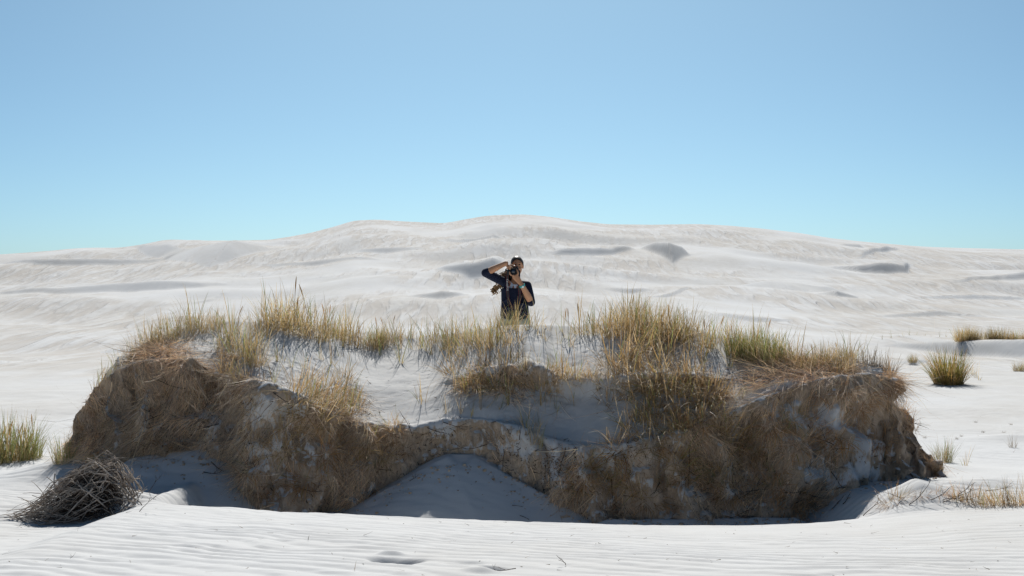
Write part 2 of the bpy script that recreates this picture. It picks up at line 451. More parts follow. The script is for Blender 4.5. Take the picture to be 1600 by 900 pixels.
# ------------------------------------------------------------------ the eroded mound
def tab(pairs, sig=6):
    a = np.array(pairs, float); g = np.arange(60, 1560, 2.0)
    return lambda u: np.interp(u, g, gsmooth(np.interp(g, a[:, 0], a[:, 1]), sig))
f_crest = tab([(100, 790), (108, 740), (114, 690), (122, 650), (135, 612), (160, 582), (200, 549), (250, 524), (300, 507), (350, 499), (400, 501), (450, 499), (500, 511), (550, 517),
    (600, 515), (650, 524), (700, 521), (750, 513), (800, 508), (850, 507), (900, 509), (950, 501), (1000, 497), (1050, 502), (1100, 516), (1150, 528), (1200, 540),
    (1250, 550), (1300, 556), (1350, 564), (1388, 572), (1404, 588), (1414, 620), (1428, 655), (1448, 692), (1466, 725), (1482, 762), (1500, 800)], 2.5)
f_edge = tab([(100, 795), (108, 748), (122, 664), (135, 626), (160, 600), (200, 574), (250, 562), (300, 570), (350, 592), (400, 604), (450, 622), (500, 645), (550, 664), (600, 672),
    (650, 672), (700, 660), (750, 662), (800, 668), (850, 690), (900, 702), (950, 704), (1000, 698), (1050, 684), (1100, 664), (1150, 645), (1200, 622), (1250, 604),
    (1300, 594), (1350, 588), (1388, 592), (1404, 604), (1414, 634), (1428, 668), (1448, 704), (1466, 735), (1482, 768), (1500, 805)], 5)
f_base = tab([(100, 800), (120, 735), (200, 745), (250, 745), (300, 750), (345, 765), (360, 800), (400, 822), (450, 824), (500, 822), (550, 815), (600, 800), (700, 780), (800, 790),
    (850, 812), (900, 826), (950, 834), (1000, 838), (1100, 838), (1200, 834), (1300, 826), (1400, 800), (1470, 775), (1500, 810)], 6)
f_D = tab([(100, 15.1), (130, 14.75), (170, 14.5), (200, 14.45), (300, 14.5), (335, 14.45), (362, 14.0), (400, 13.75), (450, 13.65), (500, 13.75), (550, 14.0), (600, 14.25), (660, 14.32),
    (720, 14.35), (800, 14.25), (850, 14.1), (900, 13.8), (950, 13.6), (1000, 13.5), (1100, 13.45), (1200, 13.55), (1300, 13.8), (1360, 14.0), (1420, 14.3), (1480, 14.7), (1500, 14.8)], 8)
f_ledge = tab([(60, 0), (690, 0), (790, 1), (1040, 1), (1150, 0), (1560, 0)], 8)

def build_mound():
    u = np.concatenate([np.linspace(100, 150, 60, endpoint=False), np.linspace(150, 1390, 640, endpoint=False), np.linspace(1390, 1500, 90)])
    pc, pe, pb, D0, lg = f_crest(u), f_edge(u), f_base(u), f_D(u), f_ledge(u)
    rag = (1-sstep(150, 240, u))+sstep(1375, 1400, u)
    jag = rag*(9*vnoise(u/11.0, u*0+.5, seed=151)+5*vnoise(u/4.0, u*0+.5, seed=152)); pc = pc+jag; pe = pe+jag; D0 = D0+0.10*rag*vnoise(u/9.0, u*0+2.5, seed=153)
    pe = np.maximum(pe, pc+8); pb = np.maximum(pb, pe+5)
    z = lambda v, D: CAMZ-(v-HOR)/F*D
    z0 = z(pb, D0)
    D1 = D0+(0.30-0.16*sstep(560, 640, u)*(1-sstep(840, 900, u)))*np.clip((pb-pe)/110, 0.1, 1.2)
    z1 = z(pe, D1)
    tanS = 0.33+0.04*sstep(700, 760, u)-0.04*np.exp(-((u-600)/90)**4)
    def up(Dt, zt, pv, tn):      # next point up a slope of tangent tn that reaches photo row pv
        k = (pv-HOR)/F
        return (Dt + (CAMZ-zt)/tn)/(1+k/tn)
    # ledge: lower shaded slope, small root step, upper lit slope
    pl2 = pe-(pe-pc)*0.42; pl1 = pl2-26*lg-0.5
    pl1 = np.where(lg > 0.5, np.minimum(pl1, 596+10*np.sin(u/23.0)+24*vnoise(u/38.0, u*0+.5, seed=161)+9*vnoise(u/11.0, u*0+.5, seed=162)), pl1); pl1 = np.maximum(pl1, pc+10); pl2 = np.maximum(pl2, pl1+1)
    lowS = 0.31+0.62*sstep(670, 800, u)*(1-sstep(1090, 1160, u))+0.17*sstep(1090, 1160, u)+0.12*(1-sstep(380, 470, u))
    D2 = up(D1, z1, pl2, lowS); z2 = z(pl2, D2)
    D3 = D2+0.03; z3 = z(pl1, D3)
    D4 = up(D3, z3, pc, tanS); z4 = z(pc, D4)
    # back
    D5 = D4+0.35; z5 = z4-0.03
    D6 = D5+np.maximum(0.2, (z5+0.1)/0.52); z6 = np.minimum(z5-0.05, -0.1+0*z5)
    D7 = D6+1.2; z7 = z6*0-0.75
    Db = D0-0.05; zb = z0-0.45
    st = [(Db, zb), (D0, z0), (D1, z1), (D2, z2), (D3, z3), (D4, z4), (D5, z5), (D6, z6), (D7, z7)]
    nseg = [22, 130, 60, 24, 90, 14, 44, 16]
    Ds, Zs, seg = [], [], []
    for k in range(len(nseg)):
        for t in np.linspace(0, 1, nseg[k], endpoint=False):
            Ds.append(st[k][0]+(st[k+1][0]-st[k][0])*t); Zs.append(st[k][1]+(st[k+1][1]-st[k][1])*t); seg.append(k+t)
    Ds, Zs, seg = np.array(Ds), np.array(Zs), np.array(seg)
    def sm(A, sig):
        n = int(sig*3); kk = np.exp(-0.5*(np.arange(-n, n+1)/sig)**2); kk /= kk.sum()
        P = np.pad(A, ((n, n), (0, 0)), mode='edge'); return sum(kk[i]*P[i:i+A.shape[0]] for i in range(len(kk)))
    Ds, Zs = sm(Ds, 3.0), sm(Zs, 3.0)
    Dx = np.minimum(Ds, st[5][0][None, :])
    X = (u[None, :]-800)/F*Dx
    nr, nc = Ds.shape
    SEG = np.repeat(seg[:, None], nc, 1)
    P = np.stack([X, Ds, Zs], -1)
    def normals(P):
        du = np.gradient(P, axis=1); dv = np.gradient(P, axis=0)
        n = np.cross(du, dv); n /= np.linalg.norm(n, axis=-1, keepdims=True)+1e-9
        return n
    n = normals(P)
    V = HOR+(CAMZ-P[..., 2])/P[..., 1]*F     # photo row of each point
    U = np.repeat(u[None, :], nr, 0)
    # where brown, root-bound soil shows
    cliff = sstep(0.0, 0.25, SEG)*(1-sstep(2.0, 2.35, SEG))
    root = cliff*0.74
    led = np.repeat(lg[None, :], nr, 0)
    lgn = np.clip(0.30+1.1*fbm(U/45.0, U*0+1.7, seed=141, octs=3), 0, 0.6)
    root = np.maximum(root, led*sstep(2.85, 3.05, SEG)*(1-sstep(3.85, 4.15, SEG))*lgn)
    root = np.maximum(root, led*sstep(2.05, 2.2, SEG)*(1-sstep(2.8, 3.0, SEG))*np.clip(0.26+0.5*fbm(U/40.0, V/16.0, seed=143, octs=3), 0, 0.55))
    def blob(u0, v0, su, sv, a):
        nonlocal root
        root = root + a*np.exp(-((U-u0)/su)**2-((V-v0)/sv)**2)*(SEG < 5.0)
    for b in ((300, 560, 60, 30, .35), (360, 560, 50, 40, .5), (450, 590, 60, 35, .55), (540, 640, 50, 40, .6), (230, 545, 50, 30, .5), (750, 590, 45, 30, .6), (1060, 610, 60, 50, .55), (1000, 540, 60, 25, .3),
              (1190, 580, 60, 40, .45), (1290, 580, 60, 30, .5), (1370, 580, 40, 25, .5), (1120, 660, 60, 40, .4),
              (430, 640, 55, 25, -.55), (410, 700, 40, 22, -.3), (470, 600, 30, 18, -.3), (1150, 660, 22, 45, -.55), (1230, 640, 30, 20, -.3), (890, 680, 80, 28, -.5), (680, 660, 40, 16, -.3),
              (1290, 655, 40, 25, -.45), (1360, 700, 60, 14, -.4), (1330, 740, 70, 14, -.4), (880, 740, 30, 25, -.35), (960, 715, 50, 18, -.3), (480, 690, 30, 18, -.3), (330, 575, 26, 20, -.5), (850, 700, 40, 16, -.3)):
        blob(*b)
    root = root+0.9*((1-sstep(128, 175, U))+sstep(1385, 1400, U))*(SEG < 6.5)
    root = np.clip(root, 0, 1)
    # relief
    x, y, zz = P[..., 0], P[..., 1], P[..., 2]
    lump = fbm(x*1.7, y*1.7, zz*1.5, octs=4, seed=61)
    gul = 1-np.abs(vnoise(x*2.4+0.4*vnoise(zz*2, x), y*2.0, zz*0.55, seed=71))*2
    knot = fbm(x*9, y*9, zz*6, octs=3, seed=81)
    crumb = fbm(x*30, y*30, zz*22, octs=2, seed=85)
    env = sstep(0.0, 0.4, SEG)*(1-sstep(1.9, 2.12, SEG))
    rr = np.clip(root, 0, 1)
    gul2 = 1-np.abs(vnoise(x*5.5+0.6*vnoise(zz*3, x*2), y*3.0, zz*1.1, seed=73))*2
    cave = np.clip(fbm(x*3.1+7, y*3.1, zz*2.6, octs=3, seed=75)-0.12, 0, 1)
    env = np.maximum(env, ((1-sstep(128, 175, U))+sstep(1385, 1400, U))*0.6*(SEG < 6.5)*(SEG > 0.3))
    disp = env*(0.23*lump-0.11*gul-0.09*gul2+0.05*knot-0.36*cave)+rr*(0.035*knot+0.018*crumb)
    disp = disp+sstep(1.75, 1.98, SEG)*(1-sstep(1.98, 2.15, SEG))*0.075*(1+lump)          # lip of matted roots
    disp = disp+led*sstep(3.3, 3.9, SEG)*(1-sstep(3.95, 4.12, SEG))*0.09*rr*(1+knot*1.8)
    top = sstep(2.05, 2.4, SEG)*(1-rr)
    disp = disp+top*(0.06*fbm(x*1.3, y*1.3, zz*1.3, octs=2, seed=91)+0.006*fbm(x*6, y*9, octs=3, seed=95)*(SEG < 5.2)+0.0015*fbm(x*26, y*34, octs=2, seed=97))
    endf = sstep(100, 118, U)*(1-sstep(1486, 1500, U))
    # animal and wind scuffs on the bright slope
    scuff = np.clip(fbm(x*14, y*22, seed=99, octs=2)-0.38, 0, 1)*sstep(0.0, 0.25, fbm(x*1.1+4, y*1.4, seed=98, octs=2))
    disp = disp-top*0.022*scuff
    # tame relief near the crest so that the outline stays
    disp = disp*(1-0.7*sstep(4.6, 5.0, SEG)*sstep(150, 200, U)*(1-sstep(1375, 1395, U)))*endf
    P = P+n*disp[..., None]
    n = normals(P)
    if n[nr//4, nc//2, 1] > 0: n = -n
    me = mesh_from('sand_mound', P.reshape(-1, 3), grid_faces(nr, nc))
    set_float(me, root.ravel(), 'root')
    o = link('sand_mound', me, M_BANK); tag(o, kind='structure', label='eroded mound of white sand with a brown root bank')
    return o, P, n, root, SEG, U
mound, MP, MN, MROOT, MSEG, MU = build_mound()

def make_bvh(obs):
    vs_, fs_ = [], []
    for o in obs:
        me = o.data; b = len(vs_)
        co = np.empty(len(me.vertices)*3, np.float32); me.vertices.foreach_get('co', co); co = co.reshape(-1, 3)
        fi = np.empty(len(me.loops), np.int32); me.loops.foreach_get('vertex_index', fi); fi = fi.reshape(-1, 4)
        if o.name.startswith('sand_ground'):
            cy = co[fi[:, 0]]; fi = fi[(cy[:, 1] > 5) & (cy[:, 1] < 60) & (np.abs(cy[:, 0]) < 0.5*np.maximum(cy[:, 1], 8))]
            used = np.unique(fi); mp = np.zeros(len(co), np.int64); mp[used] = np.arange(len(used)); co = co[used]; fi = mp[fi]
        vs_ += co.tolist(); fs_ += (fi+b).tolist()
    return BVHTree.FromPolygons(vs_, fs_)
BV = make_bvh([ground, mound])
BVM = make_bvh([mound])
CAMP = Vector((0, 0, CAMZ))

def hit(u, v, bv=None):
    d = Vector(((u-800)/F, 1.0, -(v-HOR)/F)).normalized()
    loc, nor, i, dist = (bv or BV).ray_cast(CAMP, d)
    return (loc, nor) if loc is not None else (None, None)

def drop(x, y):
    loc, nor, i, dist = BV.ray_cast(Vector((x, y, 8)), Vector((0, 0, -1)))
    return (loc, nor) if loc is not None else (None, None)

# ------------------------------------------------------------------ hanging root fibres on the bank (nobody could count them)
def ribbons(starts, dirs, lens, widths, cols, nseg=3, curl=0.35, grav=0.0, seed=1, taper=True):
    """many thin curved ribbons at once; returns verts, faces, colours"""
    r = np.random.default_rng(seed); n = len(starts)
    p = starts.copy(); d = dirs/np.linalg.norm(dirs, axis=1, keepdims=True)
    side = np.cross(d, r.normal(size=(n, 3))); side /= np.linalg.norm(side, axis=1, keepdims=True)+1e-9
    bend = r.normal(size=(n, 3))*curl
    Vs = []
    for k in range(nseg+1):
        t = k/nseg
        w = widths*(1-0.85*t if taper else 1.0)*0.5
        Vs.append(p-side*w[:, None]); Vs.append(p+side*w[:, None])
        d = d+bend/nseg+np.array([0, 0, -grav/nseg]); d /= np.linalg.norm(d, axis=1, keepdims=True)
        p = p+d*(lens/nseg)[:, None]
    V = np.stack(Vs, 1).reshape(-1, 3); m = 2*(nseg+1)
    b = np.arange(n)[:, None]*m
    Fq = np.concatenate([np.stack([b[:, 0]+2*k, b[:, 0]+2*k+1, b[:, 0]+2*k+3, b[:, 0]+2*k+2], -1) for k in range(nseg)], 0)
    C = np.repeat(cols, m, axis=0)
    return V, Fq, C

def build_fibres():
    r = np.random.default_rng(5)
    w = (MROOT**1.0*(MROOT > 0.3)*(MSEG > 0.05)*(MSEG < 5.0)*(MU > 106)*(MU < 1492)).ravel()
    w = w*np.where(((MU < 175) | (MU > 1380)) & (MSEG > 2.6), 0.25, 1.0).ravel()
    # patchy density
    x, y, z = MP[..., 0].ravel(), MP[..., 1].ravel(), MP[..., 2].ravel()
    dens = np.clip(0.30+2.2*fbm(x*1.9, y*1.9, z*0.9, seed=111, octs=3), 0.02, 1.2)**1.3
    w = w*dens; w /= w.sum()
    n = 44000
    idx = r.choice(len(w), n, p=w)
    P0, N0 = MP.reshape(-1, 3)[idx], MN.reshape(-1, 3)[idx]
    down = np.array([0, 0, -1.0])-N0*(N0 @ np.array([0, 0, -1.0]))[:, None]
    down /= np.linalg.norm(down, axis=1, keepdims=True)+1e-6
    sway = np.stack([fbm(P0[:, 0]*1.3, P0[:, 2]*1.3, seed=121, octs=2)*1.8, np.zeros(n), np.zeros(n)], -1)
    d = down+sway+r.normal(size=(n, 3))*0.26+N0*0.14
    L = r.gamma(2.0, 0.10, n)+0.05
    W = r.uniform(0.0020, 0.0052, n)
    pal = np.array([(0.48, 0.31, 0.19), (0.64, 0.45, 0.28), (0.32, 0.20, 0.125), (0.56, 0.44, 0.33), (0.14, 0.092, 0.062), (0.72, 0.53, 0.31), (0.42, 0.35, 0.29)])
    C = pal[r.choice(len(pal), n, p=[.16, .26, .10, .12, .14, .17, .05])]*np.array([0.95, 1.0, 1.06])*r.uniform(0.75, 1.2, (n, 1))*(1.0+0.5*fbm(P0[:, 0]*2.5, P0[:, 2]*2.5, seed=125, octs=2))[:, None]*1.2
    V, Fq, Cc = ribbons(P0+N0*0.004, d, L, W, C, 4, 0.75, 0.0, 9)
    me = mesh_from('root_fibres', V, Fq); set_col(me, Cc)
    o = link('root_fibres', me, M_FIBRE, mound); tag(o, kind='stuff', label='brown hanging roots and dry fibres matted over the bank')
    # crumbs of peat and dark rootlets along the edges of the bank
    n2 = 5200
    w2 = (np.exp(-((MROOT-0.5)/0.28)**2)*(MSEG > 0.1)*(MSEG < 4.7)*(MU > 112)*(MU < 1480)).ravel()
    w2 = w2*np.clip(fbm(x*2.2, y*2.2, z*2.2, seed=131, octs=2)+0.25, 0.0, 1)**1.2; w2 /= w2.sum()
    idx = r.choice(len(w2), n2, p=w2)
    P0, N0 = MP.reshape(-1, 3)[idx], MN.reshape(-1, 3)[idx]
    C = np.array([(0.085, 0.062, 0.045)])*r.uniform(0.6, 2.4, (n2, 1))
    V, Fq, Cc = ribbons(P0+N0*0.003, r.normal(size=(n2, 3))+N0*0.25, r.uniform(0.02, 0.07, n2), r.uniform(0.004, 0.013, n2), C, 2, 0.9, 0.3, 12)
    me = mesh_from('root_litter', V, Fq); set_col(me, Cc)
    o = link('root_litter', me, M_FIBRE, mound); tag(o, kind='stuff', label='dark crumbs of roots and peat along the bank edges')
build_fibres()

def build_debris():
    r = random.Random(77); AV, AF = [], []
    for i in range(700):
        u = r.uniform(150, 1470); D = float(f_D(u))-r.expovariate(9.0)-0.01; x = (u-800)/F*D; h = drop(x, D)[0]
        if h is None or h.z > 0.25: continue
        q = r.choice((.006, .006, .008, .010, .013, .020))*r.uniform(.7, 1.2); b = len(AV)
        pts = [Vector((a, b_, c)).normalized()*q*r.uniform(.6, 1.2) for a in (-1, 1) for b_ in (-1, 1) for c in (-.8, .8)]+[Vector((0, 0, q*r.uniform(.8, 1.2)))]
        rot = Matrix.Rotation(r.uniform(0, 6), 3, 'Z'); AV += [tuple(h+rot @ p+Vector((0, 0, q*.25))) for p in pts]
        AF += [(b+k[0], b+k[1], b+k[2], b+k[3]) for k in ((0, 1, 3, 2), (4, 6, 7, 5), (0, 4, 5, 1), (2, 3, 7, 6), (0, 2, 6, 4), (1, 5, 7, 3))]
    me = mesh_from('fallen_clods', AV, AF, False); set_float(me, np.ones(len(AV)), 'root')
    o = link('fallen_clods', me, M_BANK, mound); tag(o, kind='stuff', label='crumbs and clods fallen at the foot of the bank')

build_debris()
# ------------------------------------------------------------------ grass
GREEN = np.array([(0.20, 0.26, 0.065), (0.27, 0.30, 0.085), (0.15, 0.22, 0.07)])
STRAW = np.array([(0.62, 0.445, 0.20), (0.54, 0.37, 0.155), (0.66, 0.52, 0.29), (0.45, 0.30, 0.145), (0.57, 0.47, 0.31)])

def tuft_mesh(name, seed, n, h, rad, spread, droop, green, width=0.0055, lean=(0, 0), seg=5, dead=0.25, gray=0.0, tint=(1, 1, 1)):
    r = np.random.default_rng(seed)
    a = r.uniform(0, 2*math.pi, n); q = np.sqrt(r.uniform(0, 1, n))*rad
    p = np.stack([np.cos(a)*q, np.sin(a)*q, np.full(n, -0.035)], -1)
    tilt = np.abs(r.normal(0, spread, n)); az = a+r.normal(0, 0.7, n)
    L = h*r.uniform(0.38, 1.15, n); isdead = r.random(n) < dead
    L = np.where(isdead, L*r.uniform(0.35, 0.8, n), L)
    tilt = np.where(isdead, tilt*2.0+0.15, tilt)
    d = np.stack([np.cos(az)*np.sin(tilt)+lean[0], np.sin(az)*np.sin(tilt)+lean[1], np.cos(tilt)], -1)
    d /= np.linalg.norm(d, axis=1, keepdims=True)
    dr = droop*r.gamma(1.6, 0.6, n)*np.where(isdead, 1.8, 1.0)
    isg = (r.random(n) < green) & ~isdead
    cb = STRAW[r.integers(0, len(STRAW), n)]*r.uniform(0.8, 1.2, (n, 1))
    cg = GREEN[r.integers(0, len(GREEN), n)]*r.uniform(0.8, 1.3, (n, 1))
    cb = cb*np.array(tint); cg = cg*np.array(tint)
    if gray: cb = cb*(1-gray)+np.array([0.27, 0.235, 0.195])*gray
    ctip = np.where(isg[:, None], cg, cb); cbase = np.where(isg[:, None], cb*0.45+cg*0.55, cb*0.75)
    w = width*r.uniform(0.6, 1.25, n)
    side = np.stack([-np.sin(az+r.normal(0, 0.9, n)), np.cos(az), np.zeros(n)], -1); side /= np.linalg.norm(side, axis=1, keepdims=True)
    bend = np.stack([np.cos(az), np.sin(az), np.full(n, -0.9)], -1)*dr[:, None]
    wig = r.normal(0, 0.10, (n, 3))
    Vs, Cs = [], []
    prof = [0.75, 1.0, 0.95, 0.8, 0.5, 0.06] if seg == 5 else list(np.linspace(1, 0.1, seg+1))
    for k in range(seg+1):
        t = k/seg
        Vs += [p-side*(w*prof[k]*0.5)[:, None], p+side*(w*prof[k]*0.5)[:, None]]
        c = cbase*(1-t)+ctip*t
        if k == seg: c = c*0.5+cb*0.5
        Cs += [c, c]
        d = d+bend*(t+0.25)*(1.6/seg)+wig/seg; d /= np.linalg.norm(d, axis=1, keepdims=True)
        p = p+d*(L/seg)[:, None]
    V = np.stack(Vs, 1).reshape(-1, 3); C = np.stack(Cs, 1).reshape(-1, 3); m = 2*(seg+1)
    b = np.arange(n)*m
    Fq = np.concatenate([np.stack([b+2*k, b+2*k+1, b+2*k+3, b+2*k+2], -1) for k in range(seg)], 0)
    me = mesh_from(name, V, Fq); set_col(me, C); me.materials.append(M_GRASS)
    return me

def tube(path, radii, sides=5):
    path = [Vector(p) for p in path]; V, Fq = [], []
    prev = None
    for i, p in enumerate(path):
        t = (path[min(i+1, len(path)-1)]-path[max(i-1, 0)]).normalized()
        if prev is None: a = t.orthogonal().normalized()
        else: a = (prev-t*prev.dot(t)); a = a.normalized() if a.length > 1e-6 else t.orthogonal().normalized()
        prev = a; b = t.cross(a)
        for s in range(sides):
            g = 2*math.pi*s/sides; V.append(p+(a*math.cos(g)+b*math.sin(g))*radii[i])
    for i in range(len(path)-1):
        for s in range(sides):
            Fq.append((i*sides+s, i*sides+(s+1) % sides, (i+1)*sides+(s+1) % sides, (i+1)*sides+s))
    return [tuple(v) for v in V], Fq

def seed_mesh(name, seed, h=0.5, head=0.12):
    r = random.Random(seed); lx, ly = r.uniform(-.12, .12), r.uniform(-.08, .08)
    pts, rad = [], []
    for k in range(6):
        t = k/6*(h-head)/h; pts.append((lx*t*t*h*1.5, ly*t*t*h*1.5, t*h-0.03)); rad.append(0.0021)
    for k in range(7):
        t = (h-head+head*k/6)/h; pts.append((lx*t*t*h*1.5, ly*t*t*h*1.5, t*h-0.03)); rad.append(0.0058*math.sin(math.pi*(0.12+0.86*k/6))**0.8+0.0008)
    V, Fq = tube(pts, rad, 6)
    me = mesh_from(name, V, Fq)
    zz = np.array(V)[:, 2]; t = (zz > h-head-0.05)[:, None]
    set_col(me, np.where(t, np.array([[0.72, 0.52, 0.26]]), np.array([[0.48, 0.37, 0.15]]))); me.materials.append(M_GRASS)
    return me

TV = {
  'tall':  [tuft_mesh('grass_blades', 100+i, 27, 0.50, 0.11, 0.30, 0.34, 0.24, 0.0068, lean=(0.10, 0)) for i in range(9)],
  'dense': [tuft_mesh('grass_blades', 120+i, 100, 0.43, 0.19, 0.42, 0.45, 0.12, 0.006, lean=(0.10, 0)) for i in range(8)],
  'thin':  [tuft_mesh('grass_blades', 140+i, 8, 0.38, 0.03, 0.20, 0.28, 0.40, 0.0078, dead=0.3) for i in range(9)],
  'droop': [tuft_mesh('grass_blades', 160+i, 85, 0.44, 0.14, 0.52, 0.75, 0.14, 0.0065, lean=(0, -0.35), dead=0.35, gray=0.05, tint=(1.03, 0.96, 0.92)) for i in range(9)],
  'mat':   [tuft_mesh('grass_blades', 180+i, 90, 0.38, 0.15, 0.80, 1.3, 0.06, 0.006, lean=(0, -0.55), dead=0.40, gray=0.12, tint=(1.05, 0.84, 0.80)) for i in range(8)],
  'green': [tuft_mesh('grass_blades', 200+i, 190, 0.55, 0.17, 0.30, 0.25, 0.66, 0.007, dead=0.15) for i in range(3)],
  'clump': [tuft_mesh('grass_blades', 220+i, 260, 0.60, 0.24, 0.42, 0.25, 0.22, 0.009, dead=0.25) for i in range(3)],
  'olive': [tuft_mesh('grass_blades', 260+i, 900, 0.66, 0.24, 0.38, 0.28, 0.55, 0.010, dead=0.2, tint=(0.80, 0.70, 0.56)) for i in range(1)],
  'grey':  [tuft_mesh('grass_blades', 240+i, 38, 0.26, 0.05, 0.38, 0.10, 0.0, 0.005, dead=0.2, gray=0.85) for i in range(3)],
}
SEEDS = [seed_mesh('seed_head', 300+i, h) for i, h in enumerate((0.38, 0.44, 0.49, 0.41))]

def place_tuft(loc, kind, scale, label, group, cat='grass', seeds=0, align=None, name='grass_tuft', rz=None, zs=1.0):
    if kind == 'droop' and name == 'grass_tuft': name, cat = 'dry_grass_tuft', 'dry grass'
    o = bpy.data.objects.new(name, random.choice(TV[kind])); COL.objects.link(o)
    o.location = loc
    rot = Quaternion((0, 0, 1), (random.uniform(0, 6.283) if rz is None else rz+random.uniform(-.5, .5)))
    if align is not None:
        up = Vector((0, 0, 1)).lerp(align, 0.45).normalized()
        rot = Vector((0, 0, 1)).rotation_difference(up) @ rot
    o.rotation_mode = 'QUATERNION'; o.rotation_quaternion = rot; o.scale = (scale, scale, scale*zs)
    hgt = scale*zs*{'tall': .44, 'dense': .40, 'thin': .36, 'droop': .38, 'mat': .34, 'green': .55, 'clump': .6, 'olive': .62, 'grey': .26}[kind]
    if group in ('dune grass rooted on the mound', 'dead grass hanging on the brown bank'):
        word = 'short' if hgt < 0.27 else ('medium high' if hgt < 0.35 else 'tall')
        if kind == 'mat': word = 'small' if hgt < 0.27 else ('medium' if hgt < 0.35 else 'large')
        look = {'tall': 'upright', 'dense': 'thick', 'thin': 'thin', 'droop': 'arching', 'mat': 'limp', 'green': 'green', 'clump': 'bushy', 'grey': 'grey'}[kind]
        label = word+' '+look+' '+label+('' if seeds == 0 else (' with seed head' if seeds == 1 else ' with two seed heads'))
    tag(o, label, cat, group, 'thing')
    for k in range(seeds):
        s = bpy.data.objects.new('seed_head', random.choice(SEEDS)); COL.objects.link(s); s.parent = o
        s.location = (random.uniform(-.06, .06), random.uniform(-.06, .06), 0); s.rotation_euler = (random.gauss(0, .10), random.gauss(0, .10), random.uniform(0, 6.28))
        s.scale = (1, 1, random.uniform(0.85, 1.1))
    return o

def scatter(u0, u1, v0, v1, n, kind, sc, label, group, seeds=0.0, cat='grass', align=False, bv=None, name='grass_tuft', face=False, zs=1.0, crest=None):
    k = 0; tries = 0
    while k < n and tries < n*20:
        tries += 1
        u = u0+(u1-u0)*((k+random.random())/n)
        if crest is not None: v = float(f_crest(u))+random.uniform(*crest)
        else: v = random.uniform(v0, v1)
        loc, nor = hit(u, v, bv or BVM)
        if loc is None: continue
        ns = (1 if random.random() < seeds*0.6 else 0)+(1 if random.random() < seeds*0.2 else 0)
        place_tuft(loc, kind, random.uniform(*sc), label, group, cat, ns, nor if align else None, name, rz=0.0 if face else None, zs=zs)
        k += 1

